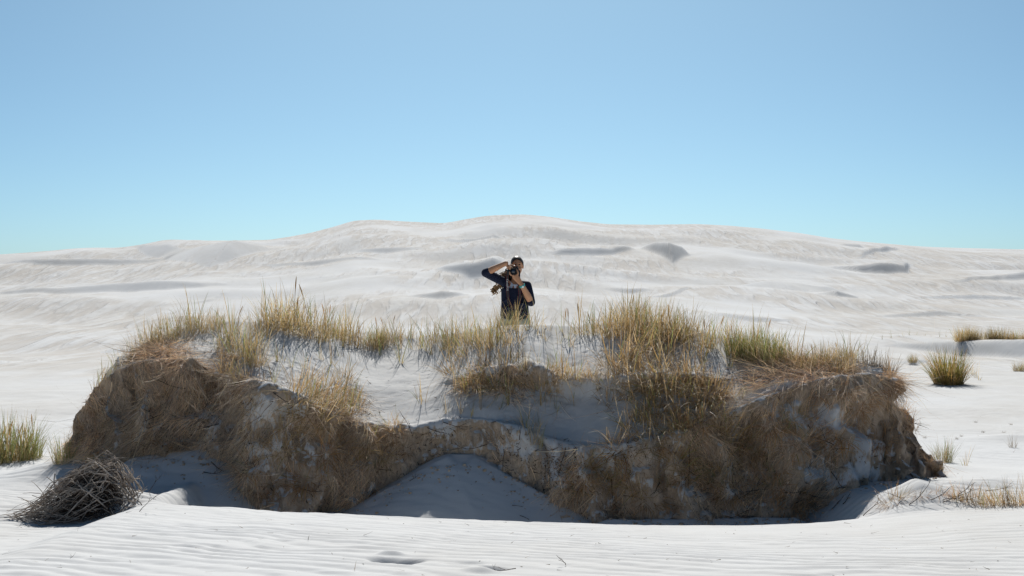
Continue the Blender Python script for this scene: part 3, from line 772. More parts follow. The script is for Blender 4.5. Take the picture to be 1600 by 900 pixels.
def grass_on_mound():
    g = 'dune grass rooted on the mound'
    L1 = 'grass tuft on the rounded shoulder above the dead bush'
    scatter(225, 345, 0, 0, 14, 'tall', (0.55, 1.0), L1, g, 0.15, crest=(2, 22))
    scatter(250, 345, 0, 0, 5, 'dense', (0.5, 0.75), L1, g, 0.1, crest=(2, 20))
    scatter(200, 245, 0, 0, 5, 'tall', (0.45, 0.65), L1, g, 0.2, crest=(2, 14))
    L2 = 'golden grass tuft massed on the sand hump'
    scatter(405, 560, 0, 0, 11, 'dense', (0.6, 1.05), L2, g, 0.35, crest=(1, 24))
    scatter(410, 560, 0, 0, 12, 'tall', (0.7, 1.2), L2, g, 0.25, crest=(0, 14))
    L3 = 'straw grass tuft between sand hump and shoulder'
    scatter(345, 410, 515, 575, 15, 'tall', (0.65, 1.05), L3, g, 0.15)
    scatter(340, 405, 540, 600, 7, 'droop', (0.55, 0.9), L3, g)
    L4 = 'grass tuft shading the middle of the bright slope'
    scatter(578, 612, 524, 546, 5, 'dense', (0.55, 0.85), L4, g, 0.5)
    scatter(584, 600, 532, 540, 1, 'green', (0.5, 0.55), L4, g)
    scatter(470, 720, 0, 0, 13, 'thin', (0.8, 1.25), L4, g, 0.1, crest=(12, 48))
    scatter(600, 715, 0, 0, 7, 'tall', (0.6, 0.95), L4, g, 0.1, crest=(4, 24))
    L5 = 'grass tuft on the bare crest beside the photographer'
    scatter(615, 700, 0, 0, 15, 'thin', (0.6, 1.0), L5, g, 0.1, crest=(1, 26))
    L6 = 'grass tuft on the crest before the photographer'
    scatter(690, 800, 0, 0, 15, 'tall', (0.6, 0.95), L6, g, 0.25, crest=(4, 38))
    scatter(700, 770, 525, 560, 6, 'tall', (0.7, 0.95), L6, g, 0.1)
    scatter(770, 905, 0, 0, 14, 'thin', (0.75, 1.2), L6, g, 0.1, crest=(1, 30))
    scatter(772, 835, 0, 0, 5, 'tall', (0.55, 0.8), L6, g, 0.2, crest=(1, 10))
    L7 = 'dry grass tuft at the root ledge below the photographer'
    scatter(705, 800, 545, 612, 12, 'droop', (0.6, 1.15), L7, g, align=True, face=True)
    scatter(800, 1000, 560, 625, 16, 'droop', (0.35, 0.8), L7, g, align=True, face=True)
    scatter(770, 920, 525, 600, 13, 'thin', (0.7, 1.0), L7, g)
    L8 = 'grass tuft on the highest knoll of the crest'
    scatter(905, 1085, 0, 0, 18, 'tall', (0.75, 1.12), L8, g, 0.3, crest=(0, 30))
    scatter(950, 1075, 0, 0, 7, 'dense', (0.7, 1.1), L8, g, 0.1, crest=(2, 30))
    L9 = 'straw grass tuft on the slope under the highest knoll'
    scatter(960, 1090, 520, 600, 20, 'droop', (0.7, 1.2), L9, g, align=True, face=True)
    scatter(990, 1150, 600, 680, 22, 'droop', (0.55, 1.05), L9, g, align=True, face=True)
    L10 = 'grass tuft on the falling crest past the knoll'
    scatter(1085, 1240, 0, 0, 17, 'tall', (0.7, 1.0), L10, g, 0.15, crest=(2, 30))
    scatter(1150, 1215, 548, 572, 5, 'green', (0.55, 0.75), L10, g)
    scatter(1090, 1235, 530, 580, 8, 'thin', (0.8, 1.2), L10, g, 0.2)
    scatter(1243, 1247, 560, 575, 1, 'thin', (1.4, 1.5), L10, g, 1.0)
    L11 = 'bleached grass tuft above the crumbling mound end'
    scatter(1235, 1330, 0, 0, 13, 'dense', (0.45, 0.75), L11, g, 0.1, crest=(1, 26))
    scatter(1318, 1344, 0, 0, 3, 'tall', (0.6, 0.75), L11, g, crest=(0, 5))
    scatter(1340, 1402, 0, 0, 6, 'grey', (0.7, 1.1), L11, g, crest=(1, 10))
    L12 = 'straw grass tuft at the lower edge of the bright slope'
    scatter(462, 560, 590, 655, 15, 'droop', (0.65, 1.05), L12, g, align=True, face=True)
    scatter(420, 560, 545, 640, 14, 'thin', (0.6, 1.0), L12, g)
    scatter(370, 620, 610, 760, 11, 'droop', (0.45, 0.85), L12, g, align=True, face=True)
    L13 = 'grass shoots in shaded sand below the root ledge'
    scatter(640, 900, 620, 690, 14, 'thin', (0.6, 1.05), L13, g)
    L14 = 'dry grass tuft rooted in the bulging brown bank'
    scatter(900, 1240, 640, 770, 26, 'droop', (0.5, 0.95), L14, g, align=True, face=True)
    scatter(825, 850, 670, 700, 3, 'tall', (0.6, 0.8), L14, g)
    L15 = 'grass tuft on the steep outline above the dead bush'
    scatter(138, 205, 0, 0, 6, 'tall', (0.4, 0.6), L15, g, 0.1, crest=(2, 14))
    gd = 'dead grass hanging on the brown bank'
    LD = 'dead grass hanging on the bank behind the dead bush'
    scatter(125, 350, 590, 700, 16, 'mat', (0.45, 0.95), LD, gd, cat='dead grass', align=True, face=True, name='dead_grass')
    LD2 = 'dead grass on the bank between both sand fans'
    scatter(360, 640, 670, 780, 20, 'mat', (0.45, 0.95), LD2, gd, cat='dead grass', align=True, face=True, name='dead_grass')
    LD3 = 'dead grass on the bulging bank under the knoll'
    scatter(860, 1260, 690, 800, 30, 'mat', (0.45, 1.0), LD3, gd, cat='dead grass', align=True, face=True, name='dead_grass')
    scatter(1020, 1250, 600, 700, 14, 'mat', (0.45, 0.9), LD3, gd, cat='dead grass', align=True, face=True, name='dead_grass')
    LD4 = 'dead grass on the crumbling end by the small drifts'
    scatter(1250, 1395, 590, 700, 16, 'mat', (0.45, 0.9), LD4, gd, cat='dead grass', align=True, face=True, name='dead_grass')
    scatter(1395, 1470, 610, 745, 0, 'mat', (0.45, 0.7), LD4, gd, cat='dead grass')
    for k in range(12):
        t = k/11.0; v = 600+145*t; u = np.interp(v, [572, 588, 620, 655, 692, 725, 750], [1388, 1402, 1410, 1424, 1444, 1462, 1474])-6
        loc, nor = hit(u, v, BVM)
        if loc is not None: place_tuft(loc, 'mat', random.uniform(0.4, 0.65), LD4, gd, 'dead grass', 0, Vector((0.9, -0.3, 0.3)), 'dead_grass')
    for (u, v) in ((122, 700), (128, 680), (133, 690), (118, 712)):
        loc, nor = hit(u+6, v, BVM)
        if loc is not None: place_tuft(loc, 'mat', 0.5, LD, gd, 'dead grass', 0, Vector((-0.9, -0.3, 0.3)), 'dead_grass')
grass_on_mound()

def grass_on_plain():
    def at(u, v, kind, sc, label, group=None, seeds=0, cat='grass', name='grass_tuft', zs=1.0):
        loc, nor = hit(u, v, BV)
        if loc is None: return
        return place_tuft(loc, kind, sc, label, group, cat, seeds, None, name, zs=zs)
    lab = 'tall green marram clump with tan seed heads standing on the sand left of the mound'
    for u, v, s in ((-10, 724, 1.15), (12, 722, 1.2), (34, 718, 1.1), (48, 716, 0.8)): at(u, v, 'green', s, lab, 'green clump beside the mound', 3)
    at(57, 712, 'thin', 1.1, 'thin leaning grass shoots between the green clump and the mound', seeds=1)
    at(98, 722, 'green', 0.62, 'small green grass tuft tucked against the left foot of the mound', seeds=1)
    at(1482, 600, 'olive', 1.2, 'round bushy golden green grass clump alone on the sand behind the mound')
    at(1327, 560, 'clump', 0.6, 'small dark green grass clump poking up behind the right end of the mound')
    at(1426, 566, 'clump', 0.45, 'low grass tuft on the little drift near the bushy clump')
    for i, (u, v) in enumerate(((1525, 590), (1530, 594), (1520, 585))): at(u, v, 'thin', 1.1, 'slender grass shoots on bare sand just beside the bushy clump', 'slender shoots beside the bushy clump')
    lab = 'golden grass tuft in the row along the low ridge behind the mound'
    for u in (1502, 1508, 1517, 1524, 1532, 1540, 1549, 1556, 1565, 1573, 1580, 1589, 1598, 1608, 1618, 1630):
        yb = find_y(u, 553)+0.1; x = (u-800)/F*yb; loc, nor = drop(x, yb)
        if loc is not None: place_tuft(loc, random.choice(('clump', 'clump', 'dense')), random.uniform(0.55, 0.95), lab, 'grass row on the low ridge', 'grass')
    lab = 'tiny sparse grass tuft on the pale ridge end behind the mound'
    for u in (1378, 1392, 1405, 1412, 1421, 1432, 1445, 1455, 1468, 1478):
        yb = find_y(u, 542)+0.6; loc, nor = drop((u-800)/F*yb, yb)
        if loc is not None: place_tuft(loc, 'thin', random.uniform(0.6, 0.9), lab, 'sparse grass on the pale ridge end', 'grass')
    at(1592, 580, 'clump', 0.5, 'pale green grass tuft on the shaded foot of the low ridge')
    at(1474, 722, 'green', 0.58, 'fresh green grass tuft on the sand just past the right foot of the mound')
    at(1508, 728, 'thin', 0.8, 'few thin grass blades beside the fresh green tuft')
    at(1582, 699, 'grey', 0.8, 'dark dead twiggy tuft on a tiny drift in the open sand', cat='dead grass', name='dead_grass')
    for u, v in ((1445, 684), (1495, 686), (1502, 682), (1536, 676), (1568, 676), (1580, 664), (1525, 660)):
        at(u, v, 'grey', 0.35, 'low scrap of dead grass on the open sand behind the mound', 'scraps of dead grass on the open sand', cat='dead grass', name='dead_grass', zs=0.5)
    lab = 'dry brown grass tuft on the small drifts at the mound\'s right foot'
    for u, v, k, s in ((1392, 786, 'mat', 0.7), (1402, 780, 'droop', 0.55), (1440, 774, 'mat', 0.45), (1490, 776, 'mat', 0.6), (1500, 782, 'droop', 0.5), (1520, 784, 'grey', 0.9), (1535, 790, 'droop', 0.5), (1548, 786, 'droop', 0.6),
                       (1562, 788, 'droop', 0.7), (1576, 790, 'grey', 1.1), (1590, 788, 'droop', 0.65), (1600, 790, 'droop', 0.6), (1470, 770, 'mat', 0.5), (1530, 778, 'mat', 0.5)):
        at(u, v, k, s, lab, 'dry grass on the small drifts', cat='dead grass', name='dead_grass')
    at(148, 728, 'green', 0.30, 'small leafy green sprig on top of the dead twig bush')
grass_on_plain()

# ------------------------------------------------------------------ dead twig bush and loose twigs
def bush():
    r = random.Random(11)
    c = px2w(130, 800, 12.35); loc, nor = drop(c.x, c.y); zb = px2w(130, 815, 12.1).z
    root = empty('dead_bush', (c.x, c.y, zb))
    tag(root, 'wind-heaped dead bush of bare grey twigs on sand before the root bank', 'bush')
    # dome: left end low at photo column 35, summit near 150, right end 222
    x0, x1 = (30-800)/F*12.3-c.x, (222-800)/F*12.3-c.x
    def dome(t, a):      # t 0..1 left to right, a angle over the dome from front to back
        x = x0+(x1-x0)*t; h = 0.50*np.interp(t, [0, .15, .35, .6, .8, .95, 1.0], [.05, .25, .6, .98, .95, .5, .2]); d = 0.34*np.interp(t, [0, .3, .7, 1], [.4, .9, 1, .5])
        return Vector((x, -math.cos(a)*d, max(0.0, math.sin(a)*h)))
    def twig_path(rad, long=True):
        t1 = r.uniform(0.45, 1.0); ln = r.uniform(0.25, 0.75) if long else r.uniform(0.08, 0.28); t0 = t1-ln
        a = r.uniform(0.05, 2.2); k = r.uniform(0.55, 1.04); pts = []
        da = r.uniform(-1.2, 0.9); wob = r.gauss(0, .03)
        for i in range(7):
            s = i/6; t = t1+(t0-t1)*s
            p = dome(min(1, max(-0.02, t)), min(3.0, max(0.02, a+da*s)))*(k+0.10*s)
            if t < 0: p.x += (x1-x0)*t*0.5
            pts.append(p+Vector((r.gauss(0, .014), r.gauss(0, .016), r.gauss(0, .014)+0.01+wob*math.sin(s*3.1))))
        rr = [rad*(1-0.65*i/6) for i in range(7)]
        return pts, rr
    for i in range(190):
        pts, rr = twig_path(r.uniform(0.0035, 0.0085), True)
        V, Fq = tube(pts, rr, 4); me = mesh_from('twig', V, Fq); link('twig', me, M_TWIG, root)
    for i in range(70):      # twigs lying across the others
        p = dome(r.uniform(.12, .98), r.uniform(.15, 1.9))*r.uniform(.9, 1.05); d = Vector((r.gauss(0, .8), r.gauss(0, .5), r.gauss(0, .6))).normalized(); L = r.uniform(.10, .30); b2 = Vector((r.gauss(0, .04), r.gauss(0, .03), r.gauss(0, .04)))
        pts = [p+d*L*(k/4-.5)+b2*math.sin(k/4*3.1) for k in range(5)]; q = r.uniform(.003, .0065)
        V, Fq = tube(pts, [q, q*.95, q*.85, q*.7, q*.4], 4); link('twig', mesh_from('twig', V, Fq), M_TWIG, root)
    # stray ends reaching out
    for i in range(34):
        a = r.uniform(0.3, 1.6); t = r.uniform(0.1, 1.0); p = dome(t, a); d = Vector((r.uniform(-1.2, -0.1) if t < .8 else r.uniform(-.2, .9), r.uniform(-.5, .3), r.uniform(0.05, 0.8))).normalized()
        L = r.uniform(0.10, 0.26); pts = [p+d*L*s+Vector((0, 0, -0.06*s*s)) for s in (-.4, 0, .35, .7, 1.0)]
        V, Fq = tube(pts, [0.004, 0.0035, 0.003, 0.0024, 0.0012], 4); link('twig', mesh_from('twig', V, Fq), M_TWIG, root)
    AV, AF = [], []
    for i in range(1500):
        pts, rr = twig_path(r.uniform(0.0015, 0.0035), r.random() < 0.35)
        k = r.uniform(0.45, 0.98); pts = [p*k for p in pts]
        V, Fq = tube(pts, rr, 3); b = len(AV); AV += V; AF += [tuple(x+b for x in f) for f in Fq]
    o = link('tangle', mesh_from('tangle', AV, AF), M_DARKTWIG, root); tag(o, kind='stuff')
bush()

def loose_twigs():
    r = random.Random(5)
    def twig(u, v, L, ang, label, group=None, rad=0.004, fork=2, rise=0.05, bv=None):
        loc, nor = hit(u, v, bv or BV)
        if loc is None: return
        AV, AF = [], []
        d = Vector((math.cos(ang), -math.sin(ang)*0.6, 0)); d = (d-nor*d.dot(nor)).normalized()
        def seg(p, d, L, rad, depth):
            pts = []; q = p.copy(); dd = d.copy()
            for i in range(6):
                pts.append(q.copy()); dd = (dd+Vector((r.gauss(0, .16), r.gauss(0, .16), r.gauss(0, .10)))).normalized(); q = q+dd*L/5
            V, Fq = tube(pts, [rad*(1-0.7*i/5) for i in range(6)], 4); b = len(AV); AV.extend(V); AF.extend([tuple(x+b for x in f) for f in Fq])
            if depth > 0:
                for k in range(2): seg(pts[r.choice((2, 3, 4))], (dd+Vector((r.uniform(-.9, .9), r.uniform(-.6, .3), r.uniform(0, .6)))).normalized(), L*0.45, rad*0.6, depth-1)
        seg(nor*0.004, d+nor*rise, L, rad, fork)
        o = link('twig', mesh_from('twig', AV, AF), M_DARKTWIG); o.location = loc; tag(o, label, 'twig', group)
    twig(884, 884, 0.12, 1.5, 'bare upright twig sticking out of the rippled foreground sand', rad=0.0028, rise=1.2)
    twig(806, 889, 0.16, 2.7, 'forked dry twig lying by the footprints in the foreground', rad=0.003)
    for u, v in ((318, 738), (330, 722)): twig(u, v, 0.22, 0.2+r.random(), 'curved dark root lying on the sand fan behind the dead bush', 'roots on the fan behind the dead bush', 0.006)
    for u, v, a in ((640, 752, -.4), (545, 782, 0.6), (800, 790, 0.1), (812, 806, 0.2)): twig(u, v, 0.12, a, 'small dark root scrap lying on the central sand fan', 'root scraps on the central fan', 0.004, 1)
    for i in range(16):
        twig(r.uniform(1130, 1390), r.uniform(765, 812), r.uniform(.12, .3), r.uniform(-.3, 1.2), 'dark root sprawling on shaded sand under the right end of the bank', 'roots under the right end of the bank', 0.005, 1, 0.25)
    for i in range(10):
        twig(r.uniform(1380, 1545), r.uniform(766, 790), r.uniform(.14, .3), r.uniform(-.5, 3.4), 'pale dry root end sticking from the small drifts at the right', 'root ends on the small drifts', 0.004, 1, 0.5)
    for u, v in ((222, 790), (232, 770), (218, 800)): twig(u, v, 0.2, r.uniform(.6, 2.2), 'dry branch sticking up at the right side of the dead bush', 'branches beside the dead bush', 0.004, 2, 1.0)
    # long bare roots exposed in the bank
    for i in range(34):
        u = r.uniform(140, 1440); v = r.uniform(float(f_edge(u))-5, float(f_base(u))-40)
        twig(u, v, r.uniform(.18, .45), r.uniform(1.0, 2.1), 'exposed dark root dangling down the brown bank', 'exposed roots of the bank', 0.005, 1, 0.2, BVM)
loose_twigs()

def sand_litter():
    r = np.random.default_rng(15); n = 420
    y = np.concatenate([r.uniform(7.8, 12.0, 210), r.uniform(12, 24, 210)]); x = r.uniform(-0.40, 0.40, n)*y
    P = []
    for a, b in zip(x, y):
        h = drop(a, b)[0]; P.append((a, b, h.z+0.004 if h is not None and h.z < 0.15 else -5))
    P = np.array(P); P = P[P[:, 2] > -4]; m = len(P)
    d = r.normal(size=(m, 3))*np.array([1, 1, .12])
    V, Fq, C = ribbons(P, d, r.gamma(1.5, 0.018, m)+0.008, r.uniform(0.002, 0.006, m), np.array([[0.12, 0.09, 0.06]])*r.uniform(0.5, 3.0, (m, 1)), 2, 0.5, 0.0, 44)
    me = mesh_from('straw_litter', V, Fq); set_col(me, C)
    o = link('straw_litter', me, M_FIBRE, ground); tag(o, kind='stuff', label='tiny bits of straw and root scattered over the sand')
sand_litter()

# ------------------------------------------------------------------ the photographer
M_SKIN = make_plain('skin', (0.52, 0.27, 0.15), 0.55, 0.35, 0.10, 18)
M_NAVY = make_plain('navy_knit', (0.016, 0.021, 0.042), 0.9, 0.15, 0.25, 60, 0.003)
M_SHIRT = make_plain('pale_blue_cotton', (0.62, 0.68, 0.78), 0.85, 0.2, 0.06, 40)
M_TROUSER = make_plain('pale_trouser_cloth', (0.34, 0.36, 0.30), 0.9, 0.15, 0.12, 30, 0.003)
M_HAIR = make_plain('dark_brown_hair', (0.035, 0.022, 0.014), 0.5, 0.45, 0.4, 40)
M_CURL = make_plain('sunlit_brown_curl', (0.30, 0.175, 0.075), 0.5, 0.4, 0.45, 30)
M_BLACK = make_plain('black_plastic', (0.012, 0.012, 0.013), 0.45, 0.5, 0.2, 80)
M_RUBBER = make_plain('black_rubber', (0.02, 0.02, 0.021), 0.75, 0.3, 0.2, 80)
M_GLASS = make_plain('coated_lens_glass', (0.015, 0.022, 0.035), 0.06, 0.9, 0.1, 10)
M_RED = make_plain('red_edging', (0.22, 0.012, 0.02), 0.8, 0.2, 0.1, 40)
M_WHITE = make_plain('white_print', (0.75, 0.75, 0.73), 0.7, 0.2, 0.03, 40)
M_TURQ = make_plain('turquoise_rubber', (0.03, 0.50, 0.46), 0.55, 0.35, 0.08, 40)
M_SHOE = make_plain('grey_canvas', (0.22, 0.21, 0.20), 0.9, 0.15, 0.15, 60)
M_EYE = make_plain('eye', (0.05, 0.03, 0.02), 0.2, 0.5, 0.1, 40)

def capsule(V, Fq, pts, radii, sides=14, flat=None):
    """tapered rounded tube through pts; radii floats or (a,b) pairs; flat gives the axis of the first radius"""
    pts = [Vector(p) for p in pts]; R = [(r, r) if isinstance(r, (int, float)) else r for r in radii]
    t0 = (pts[1]-pts[0]).normalized(); t1 = (pts[-1]-pts[-2]).normalized()
    seqP, seqR = [], []
    for k in (0.95, 0.7, 0.35): seqP.append(pts[0]-t0*min(R[0])*k); seqR.append(tuple(max(1e-4, a*math.sqrt(1-k*k)) for a in R[0]))
    seqP += pts; seqR += R
    for k in (0.35, 0.7, 0.95): seqP.append(pts[-1]+t1*min(R[-1])*k); seqR.append(tuple(max(1e-4, a*math.sqrt(1-k*k)) for a in R[-1]))
    base = len(V); prev = Vector(flat) if flat else None
    for i, p in enumerate(seqP):
        t = (seqP[min(i+1, len(seqP)-1)]-seqP[max(i-1, 0)]).normalized()
        a = prev if prev is not None else t.orthogonal()
        a = (a-t*a.dot(t)); a = a.normalized() if a.length > 1e-6 else t.orthogonal().normalized()
        prev = a; b = t.cross(a)
        for s in range(sides):
            g = 2*math.pi*s/sides; V.append(tuple(p+a*math.cos(g)*seqR[i][0]+b*math.sin(g)*seqR[i][1]))
    n = len(seqP)
    for i in range(n-1):
        for s in range(sides):
            Fq.append((base+i*sides+s, base+i*sides+(s+1) % sides, base+(i+1)*sides+(s+1) % sides, base+(i+1)*sides+s))
    Fq.append(tuple(base+s for s in reversed(range(sides)))); Fq.append(tuple(base+(n-1)*sides+s for s in range(sides)))

def ellipsoid(V, Fq, c, r, rot=None, nu=20, nv=14):
    base = len(V); c = Vector(c)
    for j in range(nv+1):
        th = math.pi*(0.02+0.96*j/nv)
        for i in range(nu):
            ph = 2*math.pi*i/nu; p = Vector((r[0]*math.sin(th)*math.cos(ph), r[1]*math.sin(th)*math.sin(ph), r[2]*math.cos(th)))
            if rot is not None: p = rot @ p
            V.append(tuple(c+p))
    for j in range(nv):
        for i in range(nu): Fq.append((base+j*nu+i, base+(j+1)*nu+i, base+(j+1)*nu+(i+1) % nu, base+j*nu+(i+1) % nu))
    Fq.append(tuple(base+i for i in range(nu))); Fq.append(tuple(base+nv*nu+i for i in reversed(range(nu))))

def remeshed(name, V, Fq, mat, voxel, parent, smooth=3):
    me = bpy.data.meshes.new(name); me.from_pydata(V, [], Fq); me.update()
    bm = bmesh.new(); bm.from_mesh(me); bmesh.ops.recalc_face_normals(bm, faces=bm.faces[:]); bm.to_mesh(me); bm.free()
    tmp = bpy.data.objects.new(name+'_tmp', me); COL.objects.link(tmp)
    m = tmp.modifiers.new('r', 'REMESH'); m.mode = 'VOXEL'; m.voxel_size = voxel; m.use_smooth_shade = True
    m2 = tmp.modifiers.new('s', 'SMOOTH'); m2.factor = 0.5; m2.iterations = smooth
    dg = bpy.context.evaluated_depsgraph_get(); dg.update()
    out = bpy.data.meshes.new_from_object(tmp.evaluated_get(dg))
    bpy.data.objects.remove(tmp); bpy.data.meshes.remove(me)
    out.name = name
    out.polygons.foreach_set('use_smooth', np.ones(len(out.polygons), bool))
    return link(name, out, mat, parent)

def simple(name, V, Fq, mat, parent, smooth=True):
    me = bpy.data.meshes.new(name); me.from_pydata([tuple(v) for v in V], [], Fq); me.update()
    bm = bmesh.new(); bm.from_mesh(me); bmesh.ops.recalc_face_normals(bm, faces=bm.faces[:]); bm.to_mesh(me); bm.free()
    me.polygons.foreach_set('use_smooth', np.full(len(me.polygons), smooth)); me.update()
    return link(name, me, mat, parent)

def box(V, Fq, c, h, bev=0.0, rot=None):
    bm = bmesh.new(); bmesh.ops.create_cube(bm, size=1.0)
    for v in bm.verts: v.co = Vector((v.co.x*h[0], v.co.y*h[1], v.co.z*h[2]))
    if bev: bmesh.ops.bevel(bm, geom=bm.edges[:], offset=bev, segments=2, affect='EDGES', profile=0.5)
    b = len(V)
    for v in bm.verts: V.append(tuple(Vector(c)+((rot @ v.co) if rot is not None else v.co)))
    bm.verts.index_update()
    for f in bm.faces: Fq.append(tuple(b+v.index for v in f.verts))
    bm.free()

def person():
    D = 17.9; S = F/D                                   # photo pixels per metre at her distance
    x0 = (803-800)/F*D
    loc, nor = drop(x0, D)
    top = CAMZ+(HOR-398.5)/F*D
    H = 1.675; feet = top-H
    root = empty('person', (x0, D, feet))
    tag(root, 'person in navy sweater standing behind the mound, camera raised to the face', 'person')
    X = lambda px: (px-803)/S
    Z = lambda py: H-(py-398.5)/S
    ground_l = drop(x0+0.1, D)[0].z-feet; ground_r = drop(x0-0.1, D)[0].z-feet
    # joints
    head = Vector((X(808), 0.0, Z(415.5)))
    shR, shL = Vector((X(786), 0.02, Z(440))), Vector((X(824), 0.03, Z(446)))
    elR, wrR = Vector((X(759), -0.10, Z(426.5))), Vector((X(791), -0.20, Z(411.5)))
    elL, wrL = Vector((X(829.5), -0.10, Z(472))), Vector((X(814.5), -0.23, Z(444)))
    camc = Vector((X(802), -0.185, Z(424)))
    pel = Vector((X(804), 0.03, Z(497)))
    chest = Vector((X(805), 0.03, Z(452)))
    hipR, hipL = pel+Vector((-0.09, 0, -0.05)), pel+Vector((0.09, 0, -0.05))
    ftR, ftL = Vector((hipR.x-0.04, 0.02, ground_r+0.06)), Vector((hipL.x+0.04, 0.05, ground_l+0.06))
    knR, knL = (hipR+ftR)/2+Vector((0, -0.03, 0.02)), (hipL+ftL)/2+Vector((0, -0.03, 0.02))
    # --- body: one continuous surface
    V, Fq = [], []
    tilt = Matrix.Rotation(math.radians(-7), 3, 'Y')
    ellipsoid(V, Fq, head+Vector((0, 0.012, 0.025)), (0.072, 0.092, 0.088), tilt)
    ellipsoid(V, Fq, head+Vector((0.004, -0.012, -0.035)), (0.056, 0.072, 0.078), tilt)
    ellipsoid(V, Fq, head+Vector((0.010, -0.040, -0.092)), (0.026, 0.024, 0.022))                  # chin
    capsule(V, Fq, [head+Vector((-0.002, -0.083, 0.022)), head+Vector((0.002, -0.098, -0.014))], [0.008, 0.0135], 10)   # nose
    for s in (-1, 1):
        ellipsoid(V, Fq, head+Vector((s*0.074, 0.012, -0.008)), (0.011, 0.020, 0.031))             # ears
        ellipsoid(V, Fq, head+Vector((s*0.034, -0.070, -0.030)), (0.020, 0.016, 0.018))            # cheeks
        ellipsoid(V, Fq, head+Vector((s*0.030, -0.078, 0.034)), (0.024, 0.010, 0.008))             # brows
    ellipsoid(V, Fq, head+Vector((0.006, -0.080, -0.058)), (0.022, 0.010, 0.006)); ellipsoid(V, Fq, head+Vector((0.006, -0.078, -0.069)), (0.019, 0.010, 0.006))  # lips
    neck0 = Vector((chest.x, 0.035, Z(444)))
    capsule(V, Fq, [head+Vector((0, 0.02, -0.05)), neck0+Vector((0, 0, 0.03)), neck0], [0.050, 0.050, 0.062])
    capsule(V, Fq, [neck0+Vector((0, 0, -0.03)), chest, (chest+pel)/2, pel], [(0.13, 0.085), (0.145, 0.10), (0.125, 0.09), (0.155, 0.105)], 20, (1, 0, 0))
    for sh, el, wr in ((shR, elR, wrR), (shL, elL, wrL)):
        capsule(V, Fq, [chest+Vector((sh.x*0.45-chest.x*0.45, 0, 0.05)), sh], [0.06, 0.052])
        capsule(V, Fq, [sh, (sh+el)/2, el], [0.050, 0.044, 0.037]); capsule(V, Fq, [el, el.lerp(wr, .35), wr], [0.040, 0.043, 0.028])
    for hp, kn, ft in ((hipR, knR, ftR), (hipL, knL, ftL)):
        capsule(V, Fq, [hp, kn, kn.lerp(ft, .35), ft], [0.085, 0.052, 0.052, 0.034])
        capsule(V, Fq, [ft+Vector((0, 0.03, -0.025)), ft+Vector((0, -0.13, -0.04))], [0.034, 0.030])
    # right hand: palm laid over the grip, index finger on the shutter, others round the grip
    gx = camc.x-0.058
    palmR = Vector((gx-0.012, -0.185, camc.z+0.060))
    capsule(V, Fq, [wrR, wrR.lerp(palmR, .55), palmR], [(0.026, 0.018), (0.036, 0.017), (0.040, 0.016)], 12, (0, 0.7, 0.5))
    for k, (oy, oz, ln) in enumerate(((-0.030, 0.020, .9), (-0.036, 0.000, 1.0), (-0.036, -0.018, .95), (-0.034, -0.034, .75))):
        a = palmR+Vector((0.012, -0.012, 0.012-k*0.016))
        if k == 0: pts = [a, a+Vector((0.035, -0.012, 0.008)), a+Vector((0.058, -0.020, -0.002)), a+Vector((0.072, -0.024, -0.014))]
        else: pts = [a, a+Vector((0.012, -0.040, 0.004))*ln, a+Vector((0.034, -0.054, -0.004))*ln, a+Vector((0.052, -0.046, -0.008))*ln]
        capsule(V, Fq, pts, [0.0095, 0.009, 0.0085, 0.007], 9)
    capsule(V, Fq, [palmR+Vector((0.0, 0.012, -0.02)), palmR+Vector((0.02, 0.034, -0.045)), palmR+Vector((0.04, 0.040, -0.060))], [0.013, 0.011, 0.009], 9)
    # left hand: palm under the lens, thumb on the right side of the barrel, fingers on the other
    lensc = camc+Vector((0, -0.065, -0.004))
    palmL = lensc+Vector((0.022, 0.005, -0.058))
    capsule(V, Fq, [wrL, wrL.lerp(palmL, .6), palmL], [(0.027, 0.019), (0.038, 0.019), (0.040, 0.017)], 12, (1, 0, 0.3))
    for k in range(4):
        a = palmL+Vector((-0.022, 0.022-0.017*k, 0.004)); ln = (0.9, 1.0, .95, .78)[k]
        capsule(V, Fq, [a, a+Vector((-0.028, 0, 0.008))*ln, a+Vector((-0.045, 0, 0.028))*ln, a+Vector((-0.046, 0, 0.052))*ln], [0.0095, 0.009, 0.0085, 0.007], 9)
    a = palmL+Vector((0.024, 0.0, 0.008))
    capsule(V, Fq, [a, a+Vector((0.014, -0.004, 0.026)), a+Vector((0.006, -0.006, 0.052)), a+Vector((-0.004, -0.006, 0.070))], [0.0135, 0.0115, 0.0105, 0.0085], 9)
    body = remeshed('body', V, Fq, M_SKIN, 0.0052, root, 2)
    for s in (-1, 1):
        V, Fq = [], []; ellipsoid(V, Fq, head+Vector((s*0.030, -0.076, 0.014)), (0.013, 0.010, 0.008), None, 12, 8); simple('eye', V, Fq, M_EYE, root)
    # --- sweater with pushed-up sleeves
    V, Fq = [], []
    capsule(V, Fq, [neck0+Vector((0, 0, -0.085)), chest+Vector((0, 0, .01)), (chest+pel)/2, pel+Vector((0, 0, 0.035))], [(0.145, 0.098), (0.180, 0.120), (0.172, 0.116), (0.182, 0.128)], 24, (1, 0, 0))
